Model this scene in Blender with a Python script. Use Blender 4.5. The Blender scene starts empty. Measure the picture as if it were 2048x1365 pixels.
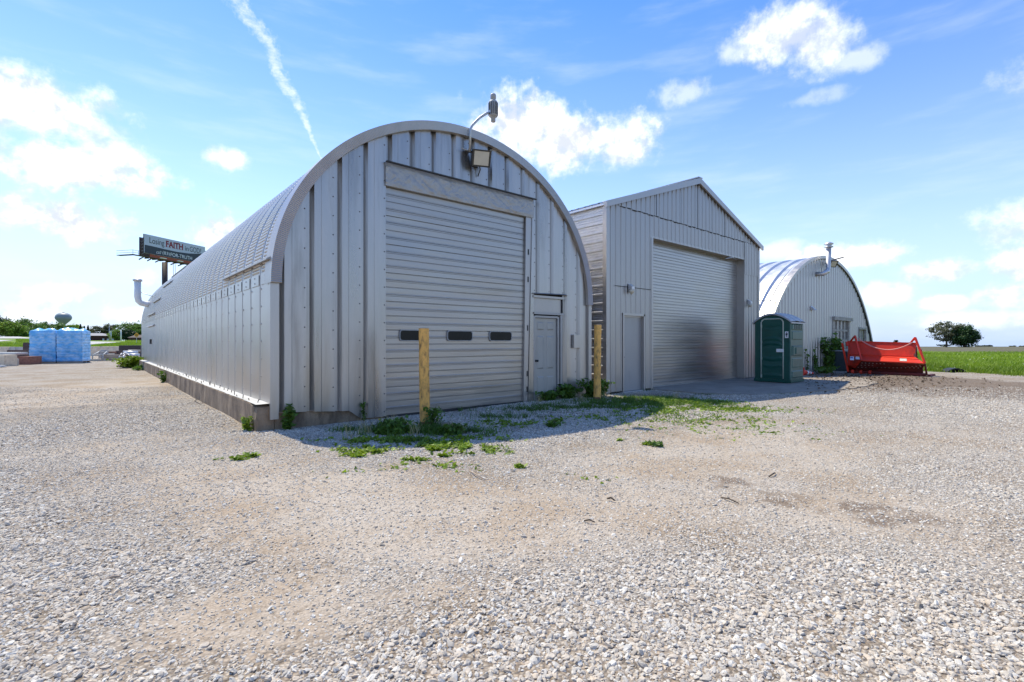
import bpy, bmesh, math, random
import numpy as np
from mathutils import Vector, Matrix
random.seed(7); RNG = np.random.default_rng(11)
sc = bpy.context.scene
COL = sc.collection

# ------------------------------------------------------------------ survey of the place
# +X runs along the shed fronts, +Y along the sheds' length; the observer stands at the origin, eye height EYE
FOC = 985.6; HOR = 683.0; EYE = 1.45
AZ = math.radians(49.43)
FW = np.array([math.cos(AZ), math.sin(AZ)]); RT = np.array([math.sin(AZ), -math.cos(AZ)])

def interp(x, pts):
    xs, ys = zip(*pts)
    return np.interp(x, xs, ys)
def sstep(a, b, x):
    t = np.clip((np.asarray(x, float) - a) / (b - a), 0, 1)
    return t * t * (3 - 2 * t)
def hashv(ix, iy, seed):
    n = np.sin(ix * 127.1 + iy * 311.7 + seed * 74.7) * 43758.5453
    return n - np.floor(n)
def vnoise(x, y, seed=0):
    x = np.asarray(x, float); y = np.asarray(y, float)
    ix = np.floor(x); iy = np.floor(y); fx = x - ix; fy = y - iy
    fx = fx * fx * (3 - 2 * fx); fy = fy * fy * (3 - 2 * fy)
    a = hashv(ix, iy, seed); b = hashv(ix + 1, iy, seed); c = hashv(ix, iy + 1, seed); d = hashv(ix + 1, iy + 1, seed)
    return (a * (1 - fx) + b * fx) * (1 - fy) + (c * (1 - fx) + d * fx) * fy
def fbm(x, y, seed=0, o=4):
    s = 0; a = .5; t = 0
    for k in range(o):
        s = s + a * vnoise(np.asarray(x) * 2 ** k, np.asarray(y) * 2 ** k, seed + k); t += a; a *= .5
    return s / t

def H(x, y):
    """height of the land"""
    x = np.asarray(x, float); y = np.asarray(y, float)
    D = x * FW[0] + y * FW[1]; l = x * RT[0] + y * RT[1]
    Dp = np.maximum(D, .5); s = np.clip(l / Dp, -6, 6)
    zl = interp(Dp, [(0, 0), (36, 0), (50, .12), (60, .75), (80, 1.2), (100, 1.5), (160, 1.6), (300, 1.9), (2600, 4)])
    ex = interp(Dp, [(70, 0), (92, .55), (105, .9), (300, .8), (2600, 0)]) * sstep(-.87, -.96, s)
    zr = interp(Dp, [(0, 0), (57, 0), (250, -1.6), (400, -2.85), (2600, -33)])
    wl = sstep(-.3, -.62, s); wr = sstep(-.3, .3, s)
    return (zl + ex) * wl + zr * wr
def DL(D, l): return D * FW[0] + l * RT[0], D * FW[1] + l * RT[1]
def dirv(u, v):
    d = FW * FOC + RT * (u - 1024); return np.array([d[0], d[1], HOR - v])
def onX(u, v, X): d = dirv(u, v); t = X / d[0]; return Vector((X, d[1] * t, EYE + d[2] * t))
def onY(u, v, Y): d = dirv(u, v); t = Y / d[1]; return Vector((d[0] * t, Y, EYE + d[2] * t))
def atD(u, v, D): d = dirv(u, v) * D / FOC; return Vector((d[0], d[1], EYE + d[2]))
def gnd(u, v):
    d = dirv(u, v) / FOC
    D = np.geomspace(1, 900, 6000)
    z = EYE + d[2] * D - H(d[0] * D, d[1] * D)
    k = np.argmax(z <= 0) if (z <= 0).any() else len(D) - 1
    D = D[k]
    return Vector((d[0] * D, d[1] * D, float(H(d[0] * D, d[1] * D))))

# ------------------------------------------------------------------ materials
def nt(m):
    m.use_nodes = True; t = m.node_tree; t.nodes.clear(); return t
def lin(c): return tuple(c) + (1,)
class NB:
    def __init__(s, tree): s.t = tree
    def n(s, typ, **kw):
        nd = s.t.nodes.new(typ)
        for k, v in kw.items():
            if k[0] == '_': setattr(nd, k[1:], v)
            else:
                key = int(k[1:]) if k[0] == 'i' and k[1:].isdigit() else k.replace('__', ' ')
                sock = nd.inputs[key]
                if hasattr(v, 'is_output') or isinstance(v, bpy.types.NodeSocket): s.t.links.new(v, sock)
                else: sock.default_value = v
        return nd
    def math(s, op, a, b=None, clamp=False):
        nd = s.t.nodes.new('ShaderNodeMath'); nd.operation = op; nd.use_clamp = clamp
        for i, v in enumerate((a, b)):
            if v is None: continue
            if isinstance(v, bpy.types.NodeSocket): s.t.links.new(v, nd.inputs[i])
            else: nd.inputs[i].default_value = v
        return nd.outputs[0]
    def maprange(s, v, a, b, c=0., d=1., smooth=False):
        nd = s.t.nodes.new('ShaderNodeMapRange'); nd.clamp = True
        if smooth: nd.interpolation_type = 'SMOOTHSTEP'
        s.t.links.new(v, nd.inputs[0])
        for i, q in enumerate((a, b, c, d)): nd.inputs[i + 1].default_value = q
        return nd.outputs[0]
    def mix(s, f, a, b, blend='MIX'):
        nd = s.t.nodes.new('ShaderNodeMix'); nd.data_type = 'RGBA'; nd.blend_type = blend
        for i, v in ((0, f), (6, a), (7, b)):
            if isinstance(v, bpy.types.NodeSocket): s.t.links.new(v, nd.inputs[i])
            else: nd.inputs[i].default_value = v
        return nd.outputs[2]
    def ramp(s, v, stops):
        nd = s.t.nodes.new('ShaderNodeValToRGB'); s.t.links.new(v, nd.inputs[0])
        el = nd.color_ramp.elements
        while len(el) < len(stops): el.new(.5)
        for e, (p, c) in zip(el, stops): e.position = p; e.color = c if len(c) == 4 else lin(c)
        return nd.outputs[0]
def finish(b, surf, m):
    o = b.n('ShaderNodeOutputMaterial'); b.t.links.new(surf, o.inputs[0]); return m

def mat(name, col, rough=.6, metal=0., var=.15, scale=4., stretch=(1, 1, 1), bump=0., bscale=40., dirt=None, damt=.5, dscale=2.5, rvar=0., spec=.5, waves=0., tint=False, trans=0.):
    m = bpy.data.materials.new(name); b = NB(nt(m))
    co = b.n('ShaderNodeTexCoord').outputs['Object']
    mp = b.n('ShaderNodeMapping', Vector=co, Scale=stretch).outputs[0]
    nz = b.n('ShaderNodeTexNoise', Vector=mp, Scale=scale, Detail=5., Roughness=.6).outputs[0]
    lo = lin([max(0, c * (1 - var)) for c in col]); hi = lin([min(1, c * (1 + var)) for c in col])
    base = b.ramp(nz, [(.3, lo), (.7, hi)])
    if dirt:
        n2 = b.n('ShaderNodeTexNoise', Vector=mp, Scale=dscale, Detail=8., Roughness=.68).outputs[0]
        f = b.maprange(n2, .62 - damt * .25, .80 - damt * .2, 0, .85)
        base = b.mix(f, base, lin(dirt))
    if tint:
        at = b.n('ShaderNodeAttribute', _attribute_name='tint').outputs['Fac']
        base = b.mix(1., base, b.ramp(at, [(0, (.55, .6, .5)), (1, (1.45, 1.35, 1.2))]), 'MULTIPLY')
    p = b.n('ShaderNodeBsdfPrincipled', Base__Color=base, Metallic=metal, Roughness=rough)
    p.inputs['Specular IOR Level'].default_value = spec
    if rvar:
        r = b.maprange(nz, .3, .7, max(.03, rough - rvar), min(1, rough + rvar)); b.t.links.new(r, p.inputs['Roughness'])
    nrm = None
    if bump:
        bn = b.n('ShaderNodeTexNoise', Vector=co, Scale=bscale, Detail=4.).outputs[0]
        nrm = b.n('ShaderNodeBump', Height=bn, Strength=min(1, bump), Distance=.02).outputs[0]
    if waves:
        wn = b.n('ShaderNodeTexNoise', Vector=mp, Scale=2.2, Detail=2.).outputs[0]
        nd = b.n('ShaderNodeBump', Height=wn, Strength=1., Distance=waves)
        if nrm: b.t.links.new(nrm, nd.inputs['Normal'])
        nrm = nd.outputs[0]
    if nrm: b.t.links.new(nrm, p.inputs['Normal'])
    surf = p.outputs[0]
    if trans:
        tr = b.n('ShaderNodeBsdfTranslucent', Color=base).outputs[0]
        mx = b.n('ShaderNodeMixShader', i0=trans); b.t.links.new(surf, mx.inputs[1]); b.t.links.new(tr, mx.inputs[2]); surf = mx.outputs[0]
    return finish(b, surf, m)

M = {}
M['wall'] = mat('aged_aluminium', (.43, .408, .388), .35, .85, .22, 1.6, (1.6, 1.6, .16), .05, 60, dirt=(.26, .24, .215), damt=.45, dscale=1.3, rvar=.12, waves=.02)
M['shell'] = mat('arch_panel_metal', (.44, .418, .40), .36, .85, .10, 1.4, (1, .7, .5), .05, 60, rvar=.08, waves=.012)
M['rivet'] = mat('rivet_metal', (.17, .165, .16), .5, .6, .1, 6)
M['trim'] = mat('flashing_metal', (.44, .415, .395), .42, .8, .08, 3, rvar=.08, waves=.008)
M['door'] = mat('door_aluminium', (.40, .376, .352), .38, .85, .10, 1.2, (.35, 1, 3.0), .04, 60, dirt=(.34, .31, .26), damt=.18, dscale=1.1, rvar=.1, waves=.006)
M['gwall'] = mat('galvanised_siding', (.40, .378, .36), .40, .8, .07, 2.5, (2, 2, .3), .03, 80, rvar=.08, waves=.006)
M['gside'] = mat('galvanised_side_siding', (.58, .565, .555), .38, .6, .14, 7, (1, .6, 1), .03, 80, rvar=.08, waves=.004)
M['gdoor'] = mat('galvanised_door', (.42, .40, .382), .35, .9, .08, 1.4, (.3, 1, 2.5), .03, 80, rvar=.06, waves=.004)
M['roof2'] = mat('old_roof_metal', (.66, .66, .68), .42, .7, .08, 1.5, rvar=.08)
M['wall3'] = mat('third_hut_siding', (.46, .445, .43), .42, .8, .14, 1.8, (2, 2, .12), .03, 80, dirt=(.36, .33, .29), damt=.15, rvar=.08, waves=.006)
M['pdoor'] = mat('painted_steel_door', (.40, .385, .35), .5, .25, .06, 3, (1, 1, .4), dirt=(.30, .28, .23), damt=.2, dscale=2)
M['pdoor2'] = mat('grey_steel_door', (.35, .34, .335), .42, .45, .05, 2, (1, 1, .4), dirt=(.28, .27, .26), damt=.1)
M['film'] = mat('aluminium_sheet_wrap', (.38, .375, .365), .46, .35, .10, 3.5, (1, 1, 1.5), dirt=(.27, .255, .235), damt=.2, dscale=3, rvar=.08)
M['concrete'] = mat('old_concrete', (.35, .26, .175), .9, 0, .3, 3.0, (1, 1, .45), .7, 55, dirt=(.12, .085, .055), damt=.85, dscale=2.6)
M['ledge'] = mat('sunlit_ledge', (.55, .54, .52), .75, 0, .2, 5, (1, 1, 1), .5, 50, dirt=(.25, .23, .2), damt=.3)  # paler than the footing: sunlight on its top put into the colour
M['dark'] = mat('dark_gap', (.02, .02, .024), .9)
M['glass'] = mat('dark_window_glass', (.010, .010, .011), .18, 0, .4, 2, spec=.22)
M['gasket'] = mat('window_gasket', (.30, .30, .30), .5, .2)
M['rubber'] = mat('black_rubber', (.03, .03, .03), .6)
M['white'] = mat('white_paint', (.78, .78, .76), .5, 0, .05, 8)
M['steel'] = mat('steel', (.45, .45, .45), .4, .9, .1, 8)
M['yellow'] = mat('faded_yellow_paint', (.82, .44, .105), .62, 0, .12, 4, (1, 1, .5), .25, 30, dirt=(.09, .06, .035), damt=.58, dscale=11)
M['lens'] = mat('lamp_lens', (.55, .50, .40), .25, 0, .06, 6)
M['lampmetal'] = mat('bronze_lamp_housing', (.045, .042, .038), .5, .2)
M['grey'] = mat('grey_plastic', (.36, .36, .35), .5)
M['galv'] = mat('galvanised_pipe', (.62, .61, .61), .45, .6, .1, 6)
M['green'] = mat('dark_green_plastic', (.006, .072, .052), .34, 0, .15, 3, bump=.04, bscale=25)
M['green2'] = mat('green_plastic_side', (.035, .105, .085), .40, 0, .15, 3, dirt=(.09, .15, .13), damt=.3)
M['ptrim'] = mat('pale_green_plastic', (.42, .46, .38), .45)
M['proof'] = mat('grey_translucent_roof', (.40, .40, .40), .4)
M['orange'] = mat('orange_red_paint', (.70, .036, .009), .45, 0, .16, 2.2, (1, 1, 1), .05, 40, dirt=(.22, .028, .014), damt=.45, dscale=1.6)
M['orange2'] = mat('worn_shaded_red', (.20, .018, .010), .6, 0, .4, 3, dirt=(.045, .018, .014), damt=.8, dscale=2)  # darker red: wear and rust, with underside and right-end shade painted in
M['cone'] = mat('cone_plastic', (.75, .05, .03), .45)
M['bin'] = mat('dark_grey_plastic_bin', (.055, .075, .075), .5)
M['wood'] = mat('weathered_timber', (.38, .30, .23), .85, 0, .3, 3, (1, 1, 5), .4, 60)
M['wood2'] = mat('grey_timber', (.40, .36, .31), .85, 0, .3, 3, (1, 1, 5), .4, 60)
M['bark'] = mat('bark', (.10, .075, .055), .95, 0, .3, 8, (1, 1, .3), .6, 30)
M['wrap'] = mat('blue_stretch_film', (.10, .42, .80), .32, 0, .28, 2.6, (1, 1, 1.8), .12, 14, dirt=(.50, .70, .90), damt=.75, dscale=2.2, waves=.02)
M['brick'] = mat('red_brown_brick', (.27, .125, .09), .9, 0, .3, 8, bump=.5, bscale=40)
M['brickd'] = mat('dark_brown_brick', (.13, .085, .07), .9, 0, .3, 8, bump=.5, bscale=40)
M['block'] = mat('tan_concrete_block', (.70, .585, .44), .9, 0, .15, 3, bump=.4, bscale=40, dirt=(.25, .2, .16), damt=.25)
M['blockg'] = mat('grey_concrete_block', (.46, .44, .41), .9, 0, .2, 3, bump=.4, bscale=40)
M['slab'] = mat('pale_stone_slab', (.62, .61, .58), .85, 0, .12, 4, bump=.3)
M['brickwall'] = mat('brown_building_brick', (.085, .035, .03), .9, 0, .2, 4)
M['shingle'] = mat('grey_shingles', (.30, .29, .29), .9, 0, .12, 4)
M['signy'] = mat('amber_sign', (.85, .38, .01), .5, 0, .03)
M['black'] = mat('black_paint', (.012, .012, .012), .5)
M['brown'] = mat('brown_steel', (.05, .035, .035), .6)
M['rustred'] = mat('rust_orange_skirt', (.42, .10, .035), .7, 0, .15)
M['bbgrey'] = mat('billboard_light_grey', (.53, .55, .62), .6, 0, .03)
M['bbdark'] = mat('billboard_slate', (.040, .050, .060), .6, 0, .05)
M['maroon'] = mat('maroon_ink', (.24, .012, .025), .6, 0, 0)
M['ink'] = mat('dark_ink', (.02, .022, .028), .6, 0, 0)
M['tank'] = mat('blue_grey_tank', (.22, .265, .28), .5, 0, .05)
M['leafA'] = mat('foliage_mid', (.105, .195, .030), .6, 0, .3, .6, tint=True, trans=.3)
M['leafB'] = mat('foliage_light', (.19, .30, .040), .6, 0, .3, .6, tint=True, trans=.3)
M['leafC'] = mat('foliage_dark', (.026, .062, .026), .6, 0, .3, .6, tint=True, trans=.25)
M['leafE'] = mat('foliage_deep', (.035, .085, .022), .6, 0, .3, .6, tint=True, trans=.25)
M['leafD'] = mat('foliage_greygreen', (.13, .145, .085), .65, 0, .3, .6, tint=True, trans=.25)
M['leafF'] = mat('foliage_far', (.06, .085, .06), .7, 0, .2, .6, tint=True, trans=.2)
M['weed'] = mat('weed_leaf', (.095, .185, .022), .5, 0, .25, 3, tint=True, trans=.35)
M['weedl'] = mat('bright_weed_leaf', (.20, .30, .025), .5, 0, .25, 3, tint=True, trans=.35)
M['blade'] = mat('grass_blade', (.22, .33, .020), .55, 0, .25, 1.5, tint=True, trans=.35)
M['straw'] = mat('straw', (.42, .36, .20), .7, 0, .2, 4, tint=True)
M['rock'] = mat('tan_rock', (.30, .245, .19), .9, 0, .25, 8, bump=.6, bscale=30)
M['sheetwhite'] = mat('crumpled_pale_metal', (.45, .45, .46), .4, .5, .15, 4, waves=.03)

def ground_mat(name, c1, c2, scale, bump=.4, bscale=30, c3=None):
    m = bpy.data.materials.new(name); b = NB(nt(m))
    co = b.n('ShaderNodeNewGeometry').outputs['Position']
    n1 = b.n('ShaderNodeTexNoise', Vector=co, Scale=scale, Detail=8., Roughness=.65).outputs[0]
    col = b.ramp(n1, [(.32, c1), (.68, c2)])
    if c3:
        n2 = b.n('ShaderNodeTexNoise', Vector=co, Scale=scale * .17, Detail=4.).outputs[0]
        col = b.mix(b.maprange(n2, .45, .65), col, lin(c3))
    bn = b.n('ShaderNodeTexNoise', Vector=co, Scale=bscale, Detail=5.).outputs[0]
    nr = b.n('ShaderNodeBump', Height=bn, Strength=bump, Distance=.03).outputs[0]
    p = b.n('ShaderNodeBsdfPrincipled', Base__Color=col, Roughness=.92, Normal=nr)
    p.inputs['Specular IOR Level'].default_value = .2
    return finish(b, p.outputs[0], m)
M['land'] = ground_mat('land', (.10, .14, .03), (.15, .19, .045), .3)
M['lawn'] = ground_mat('lawn', (.10, .18, .018), (.15, .24, .025), .5, c3=(.16, .22, .03))
M['field'] = ground_mat('ploughed_field', (.095, .082, .050), (.14, .122, .075), .8, c3=(.12, .125, .06))
M['road'] = ground_mat('pale_road', (.42, .40, .38), (.50, .48, .46), 1.)
M['apron'] = ground_mat('worn_concrete', (.23, .19, .15), (.40, .34, .275), 1.4, .4, 60, c3=(.29, .245, .20))

def gravel_mat():
    m = bpy.data.materials.new('crushed_limestone'); b = NB(nt(m))
    co = b.n('ShaderNodeNewGeometry').outputs['Position']
    wv = b.n('ShaderNodeTexNoise', Vector=co, Scale=9., Detail=3.).outputs['Color']
    wp = b.n('ShaderNodeVectorMath', _operation='MULTIPLY_ADD', i0=wv, i1=(.05, .05, .05), i2=co).outputs[0]
    vo = b.n('ShaderNodeTexVoronoi', Vector=wp, Scale=46.)
    sep = b.n('ShaderNodeSeparateColor', Color=vo.outputs['Color'])
    stone = b.ramp(sep.outputs[0], [(0, (.22, .195, .16)), (.2, (.40, .365, .315)), (.6, (.53, .495, .44)), (.85, (.52, .44, .35)), (1, (.68, .655, .60))])
    edge = b.maprange(vo.outputs['Distance'], .25, .72)
    stone = b.mix(b.math('MULTIPLY', edge, .75), stone, lin((.20, .165, .135)))
    n1 = b.n('ShaderNodeTexNoise', Vector=co, Scale=95., Detail=4., Roughness=.7).outputs[0]
    fines = b.ramp(n1, [(.28, (.25, .205, .16)), (.5, (.43, .37, .30)), (.72, (.55, .485, .41))])
    at = b.n('ShaderNodeAttribute', _attribute_name='fines').outputs['Fac']
    n2 = b.n('ShaderNodeTexNoise', Vector=co, Scale=5., Detail=6., Roughness=.7).outputs[0]
    f = b.maprange(b.math('ADD', at, b.math('MULTIPLY', b.math('SUBTRACT', n2, .5), 1.1)), .30, .75, 0, .8)
    col = b.mix(f, stone, fines)
    n5 = b.n('ShaderNodeTexNoise', Vector=co, Scale=21., Detail=6., Roughness=.72).outputs[0]
    col = b.mix(1., col, b.ramp(n5, [(.34, (.60, .57, .54)), (.47, (.97, .96, .95)), (.66, (1.1, 1.1, 1.1))]), 'MULTIPLY')
    n6 = b.n('ShaderNodeTexNoise', Vector=co, Scale=.8, Detail=5., Roughness=.6).outputs[0]
    col = b.mix(1., col, b.ramp(n6, [(.38, (.88, .80, .71)), (.56, (1.03, 1.02, 1.01)), (.68, (1.06, 1.06, 1.07))]), 'MULTIPLY')
    soil = b.n('ShaderNodeAttribute', _attribute_name='soil').outputs['Fac']
    n3 = b.n('ShaderNodeTexNoise', Vector=co, Scale=11., Detail=7., Roughness=.75).outputs[0]
    sf = b.maprange(b.math('ADD', soil, b.math('MULTIPLY', b.math('SUBTRACT', n3, .5), 1.2)), .35, .8, 0, .85)
    col = b.mix(sf, col, b.ramp(b.math('MULTIPLY', b.math('ADD', n1, n3), .5), [(.38, (.085, .060, .040)), (.5, (.17, .125, .09)), (.62, (.30, .24, .185))]))
    h = b.math('ADD', b.math('MULTIPLY', vo.outputs['Distance'], -1.), b.math('MULTIPLY', n1, .3))
    bp = b.n('ShaderNodeBump', Height=h, Strength=.75, Distance=.022)
    b.t.links.new(b.maprange(f, 0, 1, .75, .3), bp.inputs['Strength'])
    p = b.n('ShaderNodeBsdfPrincipled', Base__Color=col, Roughness=.93, Normal=bp.outputs[0])
    p.inputs['Specular IOR Level'].default_value = .2
    return finish(b, p.outputs[0], m)
M['gravel'] = gravel_mat()
def stone_mat():
    m = bpy.data.materials.new('limestone_chips'); b = NB(nt(m))
    at = b.n('ShaderNodeAttribute', _attribute_name='tone', _attribute_type='INSTANCER').outputs['Fac']
    col = b.ramp(at, [(0, (.24, .21, .175)), (.10, (.40, .36, .31)), (.4, (.55, .51, .445)), (.62, (.57, .48, .375)), (.78, (.60, .565, .505)), (1, (.72, .69, .625))])
    co = b.n('ShaderNodeNewGeometry').outputs['Position']
    n = b.n('ShaderNodeTexNoise', Vector=co, Scale=120., Detail=3.).outputs[0]
    col = b.mix(1., col, b.ramp(n, [(.3, (.82, .8, .78)), (.7, (1.06, 1.05, 1.04))]), 'MULTIPLY')
    p = b.n('ShaderNodeBsdfPrincipled', Base__Color=col, Roughness=.9); p.inputs['Specular IOR Level'].default_value = .25
    return finish(b, p.outputs[0], m)
M['stone'] = stone_mat()

# ------------------------------------------------------------------ mesh building
ROOT = {}
def V3(*a): return Vector(a)
class MB:
    def __init__(s): s.v = []; s.f = []; s.sm = []
    def face(s, pts, smooth=False):
        i = len(s.v); s.v += [tuple(p) for p in pts]; s.f.append(tuple(range(i, i + len(pts)))); s.sm.append(smooth); return s
    def hexa(s, p):     # 8 points: bottom ring 0-3, top ring 4-7
        i = len(s.v); s.v += [tuple(q) for q in p]
        for q in ((3, 2, 1, 0), (4, 5, 6, 7), (0, 1, 5, 4), (1, 2, 6, 5), (2, 3, 7, 6), (3, 0, 4, 7)):
            s.f.append(tuple(i + k for k in q)); s.sm.append(False)
        return s
    def box(s, x0, x1, y0, y1, z0, z1):
        return s.hexa([(x0, y0, z0), (x1, y0, z0), (x1, y1, z0), (x0, y1, z0), (x0, y0, z1), (x1, y0, z1), (x1, y1, z1), (x0, y1, z1)])
    def obox(s, c, ax, ay, az):     # centre and three half vectors
        c, ax, ay, az = map(Vector, (c, ax, ay, az))
        return s.hexa([c - ax - ay - az, c + ax - ay - az, c + ax + ay - az, c - ax + ay - az, c - ax - ay + az, c + ax - ay + az, c + ax + ay + az, c - ax + ay + az])
    def bar(s, a, b, w, h, up=(0, 0, 1)):
        a, b = Vector(a), Vector(b); d = (b - a).normalized(); up = Vector(up)
        if abs(d.dot(up)) > .98: up = Vector((0, 1, 0))
        x = d.cross(up).normalized(); y = x.cross(d)
        return s.obox((a + b) / 2, (b - a) / 2, x * w / 2, y * h / 2)
    def prism(s, poly, ext):
        poly = [Vector(p) for p in poly]; ext = Vector(ext); n = len(poly); i = len(s.v)
        s.v += [tuple(p) for p in poly] + [tuple(p + ext) for p in poly]
        s.f.append(tuple(range(i + n - 1, i - 1, -1))); s.f.append(tuple(range(i + n, i + 2 * n))); s.sm += [False, False]
        for k in range(n):
            s.f.append((i + k, i + (k + 1) % n, i + n + (k + 1) % n, i + n + k)); s.sm.append(False)
        return s
    def tube(s, pts, r, n=8, caps=True):
        pts = [Vector(p) for p in pts]; m = len(pts)
        rs = r if isinstance(r, (list, tuple)) else [r] * m
        i0 = len(s.v); ref = None
        for k, p in enumerate(pts):
            d = (pts[min(k + 1, m - 1)] - pts[max(k - 1, 0)]).normalized()
            if ref is None:
                ref = Vector((0, 0, 1)) if abs(d.z) < .9 else Vector((1, 0, 0))
            x = d.cross(ref).normalized(); y = x.cross(d).normalized(); ref = y if abs(y.dot(d)) < .9 else ref
            for j in range(n):
                a = 2 * math.pi * j / n; s.v.append(tuple(p + (x * math.cos(a) + y * math.sin(a)) * rs[k]))
        for k in range(m - 1):
            for j in range(n):
                a = i0 + k * n + j; b = i0 + k * n + (j + 1) % n
                s.f.append((a, b, b + n, a + n)); s.sm.append(True)
        if caps:
            s.f.append(tuple(i0 + j for j in range(n - 1, -1, -1))); s.f.append(tuple(i0 + (m - 1) * n + j for j in range(n))); s.sm += [False, False]
        return s
    def lathe(s, c, prof, n=20, axis=(0, 0, 1)):     # prof: (radius, height)
        c = Vector(c); ax = Vector(axis).normalized()
        ref = Vector((1, 0, 0)) if abs(ax.x) < .9 else Vector((0, 1, 0))
        x = ax.cross(ref).normalized(); y = ax.cross(x); i0 = len(s.v)
        for r, h in prof:
            for j in range(n):
                a = 2 * math.pi * j / n; s.v.append(tuple(c + ax * h + (x * math.cos(a) + y * math.sin(a)) * r))
        for k in range(len(prof) - 1):
            for j in range(n):
                a = i0 + k * n + j; b = i0 + k * n + (j + 1) % n
                s.f.append((a, b, b + n, a + n)); s.sm.append(True)
        s.f.append(tuple(i0 + j for j in range(n - 1, -1, -1))); s.f.append(tuple(i0 + (len(prof) - 1) * n + j for j in range(n))); s.sm += [False, False]
        return s
    def dome(s, c, nrm, r):
        return s.lathe(c, [(r, 0), (r * .75, r * .45), (r * .2, r * .65)], 6, nrm)
    def grid(s, P, smooth=False, flip=False):     # P: array (a, b, 3)
        P = np.asarray(P); a, b = P.shape[:2]; i0 = len(s.v)
        s.v += [tuple(q) for q in P.reshape(-1, 3)]
        for i in range(a - 1):
            for j in range(b - 1):
                q = (i0 + i * b + j, i0 + (i + 1) * b + j, i0 + (i + 1) * b + j + 1, i0 + i * b + j + 1)
                s.f.append(q[::-1] if flip else q); s.sm.append(smooth)
        return s
    def build(s, name, m, parent=None, bevel=0., attrs=None, recalc=True):
        me = bpy.data.meshes.new(name)
        off = ROOT.get(parent.name, Vector((0, 0, 0))) if parent else Vector((0, 0, 0))
        vv = np.array(s.v, float) - np.array(off)
        me.from_pydata([tuple(p) for p in vv], [], s.f)
        me.polygons.foreach_set('use_smooth', s.sm)
        if recalc or bevel:
            bm = bmesh.new(); bm.from_mesh(me)
            if recalc: bmesh.ops.recalc_face_normals(bm, faces=bm.faces)
            if bevel:
                bmesh.ops.bevel(bm, geom=[e for e in bm.edges if e.is_manifold and e.calc_face_angle(0) > .6], offset=bevel, segments=2, affect='EDGES', clamp_overlap=True)
            bm.to_mesh(me); bm.free()
        me.materials.append(m if not isinstance(m, str) else M[m])
        o = bpy.data.objects.new(name, me); COL.objects.link(o)
        if parent: o.parent = parent; ROOT[o.name] = off
        return o
def thing(name, label, cat, loc=(0, 0, 0), group=None):
    o = bpy.data.objects.new(name, None); COL.objects.link(o); o.empty_display_size = .3
    o.location = loc; ROOT[o.name] = Vector(loc)
    return tag(o, label, cat, group)
def tag(o, label, cat, group=None, kind=None):
    if label: o['label'] = label
    if cat: o['category'] = cat
    if group: o['group'] = group
    if kind: o['kind'] = kind
    return o
def place(o):     # give a one-mesh thing its own origin at its base
    co = np.array([v.co[:] for v in o.data.vertices]); c = Vector(((co[:, 0].min() + co[:, 0].max()) / 2, (co[:, 1].min() + co[:, 1].max()) / 2, co[:, 2].min()))
    o.data.transform(Matrix.Translation(-c)); o.location = c
    return o
def npmesh(name, verts, faces, m, attrs=None, smooth=False):
    """fast mesh from numpy: faces (n,k)"""
    me = bpy.data.meshes.new(name); n, k = faces.shape
    me.vertices.add(len(verts)); me.vertices.foreach_set('co', np.ascontiguousarray(verts, np.float32).ravel())
    me.loops.add(n * k); me.loops.foreach_set('vertex_index', np.ascontiguousarray(faces, np.int32).ravel())
    me.polygons.add(n); me.polygons.foreach_set('loop_start', np.arange(0, n * k, k, dtype=np.int32))
    me.polygons.foreach_set('loop_total', np.full(n, k, np.int32))
    me.polygons.foreach_set('use_smooth', np.full(n, smooth, bool))
    me.update(calc_edges=True)
    for an, av in (attrs or {}).items():
        a = me.attributes.new(an, 'FLOAT', 'POINT'); a.data.foreach_set('value', np.asarray(av, np.float32))
    me.materials.append(M[m] if isinstance(m, str) else m)
    o = bpy.data.objects.new(name, me); COL.objects.link(o); return o
def gridmesh(name, P, m, attrs=None, wrap=False, smooth=True):
    a, b = P.shape[:2]; idx = np.arange(a * b).reshape(a, b)
    q = np.stack([idx[:-1, :-1], idx[1:, :-1], idx[1:, 1:], idx[:-1, 1:]], -1).reshape(-1, 4)
    if wrap:
        w = np.stack([idx[:-1, -1], idx[1:, -1], idx[1:, 0], idx[:-1, 0]], -1); q = np.concatenate([q, w])
    return npmesh(name, P.reshape(-1, 3), q, m, attrs, smooth)

# ------------------------------------------------------------------ camera, sun, sky
cam = bpy.data.cameras.new('camera'); co = bpy.data.objects.new('camera', cam); COL.objects.link(co)
co.location = (0, 0, EYE); co.rotation_euler = (math.pi / 2, 0, AZ - math.pi / 2)
cam.sensor_width = 36; cam.lens = 36 * FOC / 2048; cam.shift_y = (HOR - 682.5) / 2048
cam.clip_start = .05; cam.clip_end = 6000
sc.camera = co
SUND = Vector((-.22, 2.96, 5.3)).normalized()
sl = bpy.data.lights.new('sun', 'SUN'); so = bpy.data.objects.new('sun', sl); COL.objects.link(so)
sl.energy = 3.0; sl.angle = math.radians(.55); sl.color = (1, .935, .76)
so.rotation_euler = SUND.to_track_quat('Z', 'Y').to_euler(); so.location = (0, 10, 60)

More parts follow.
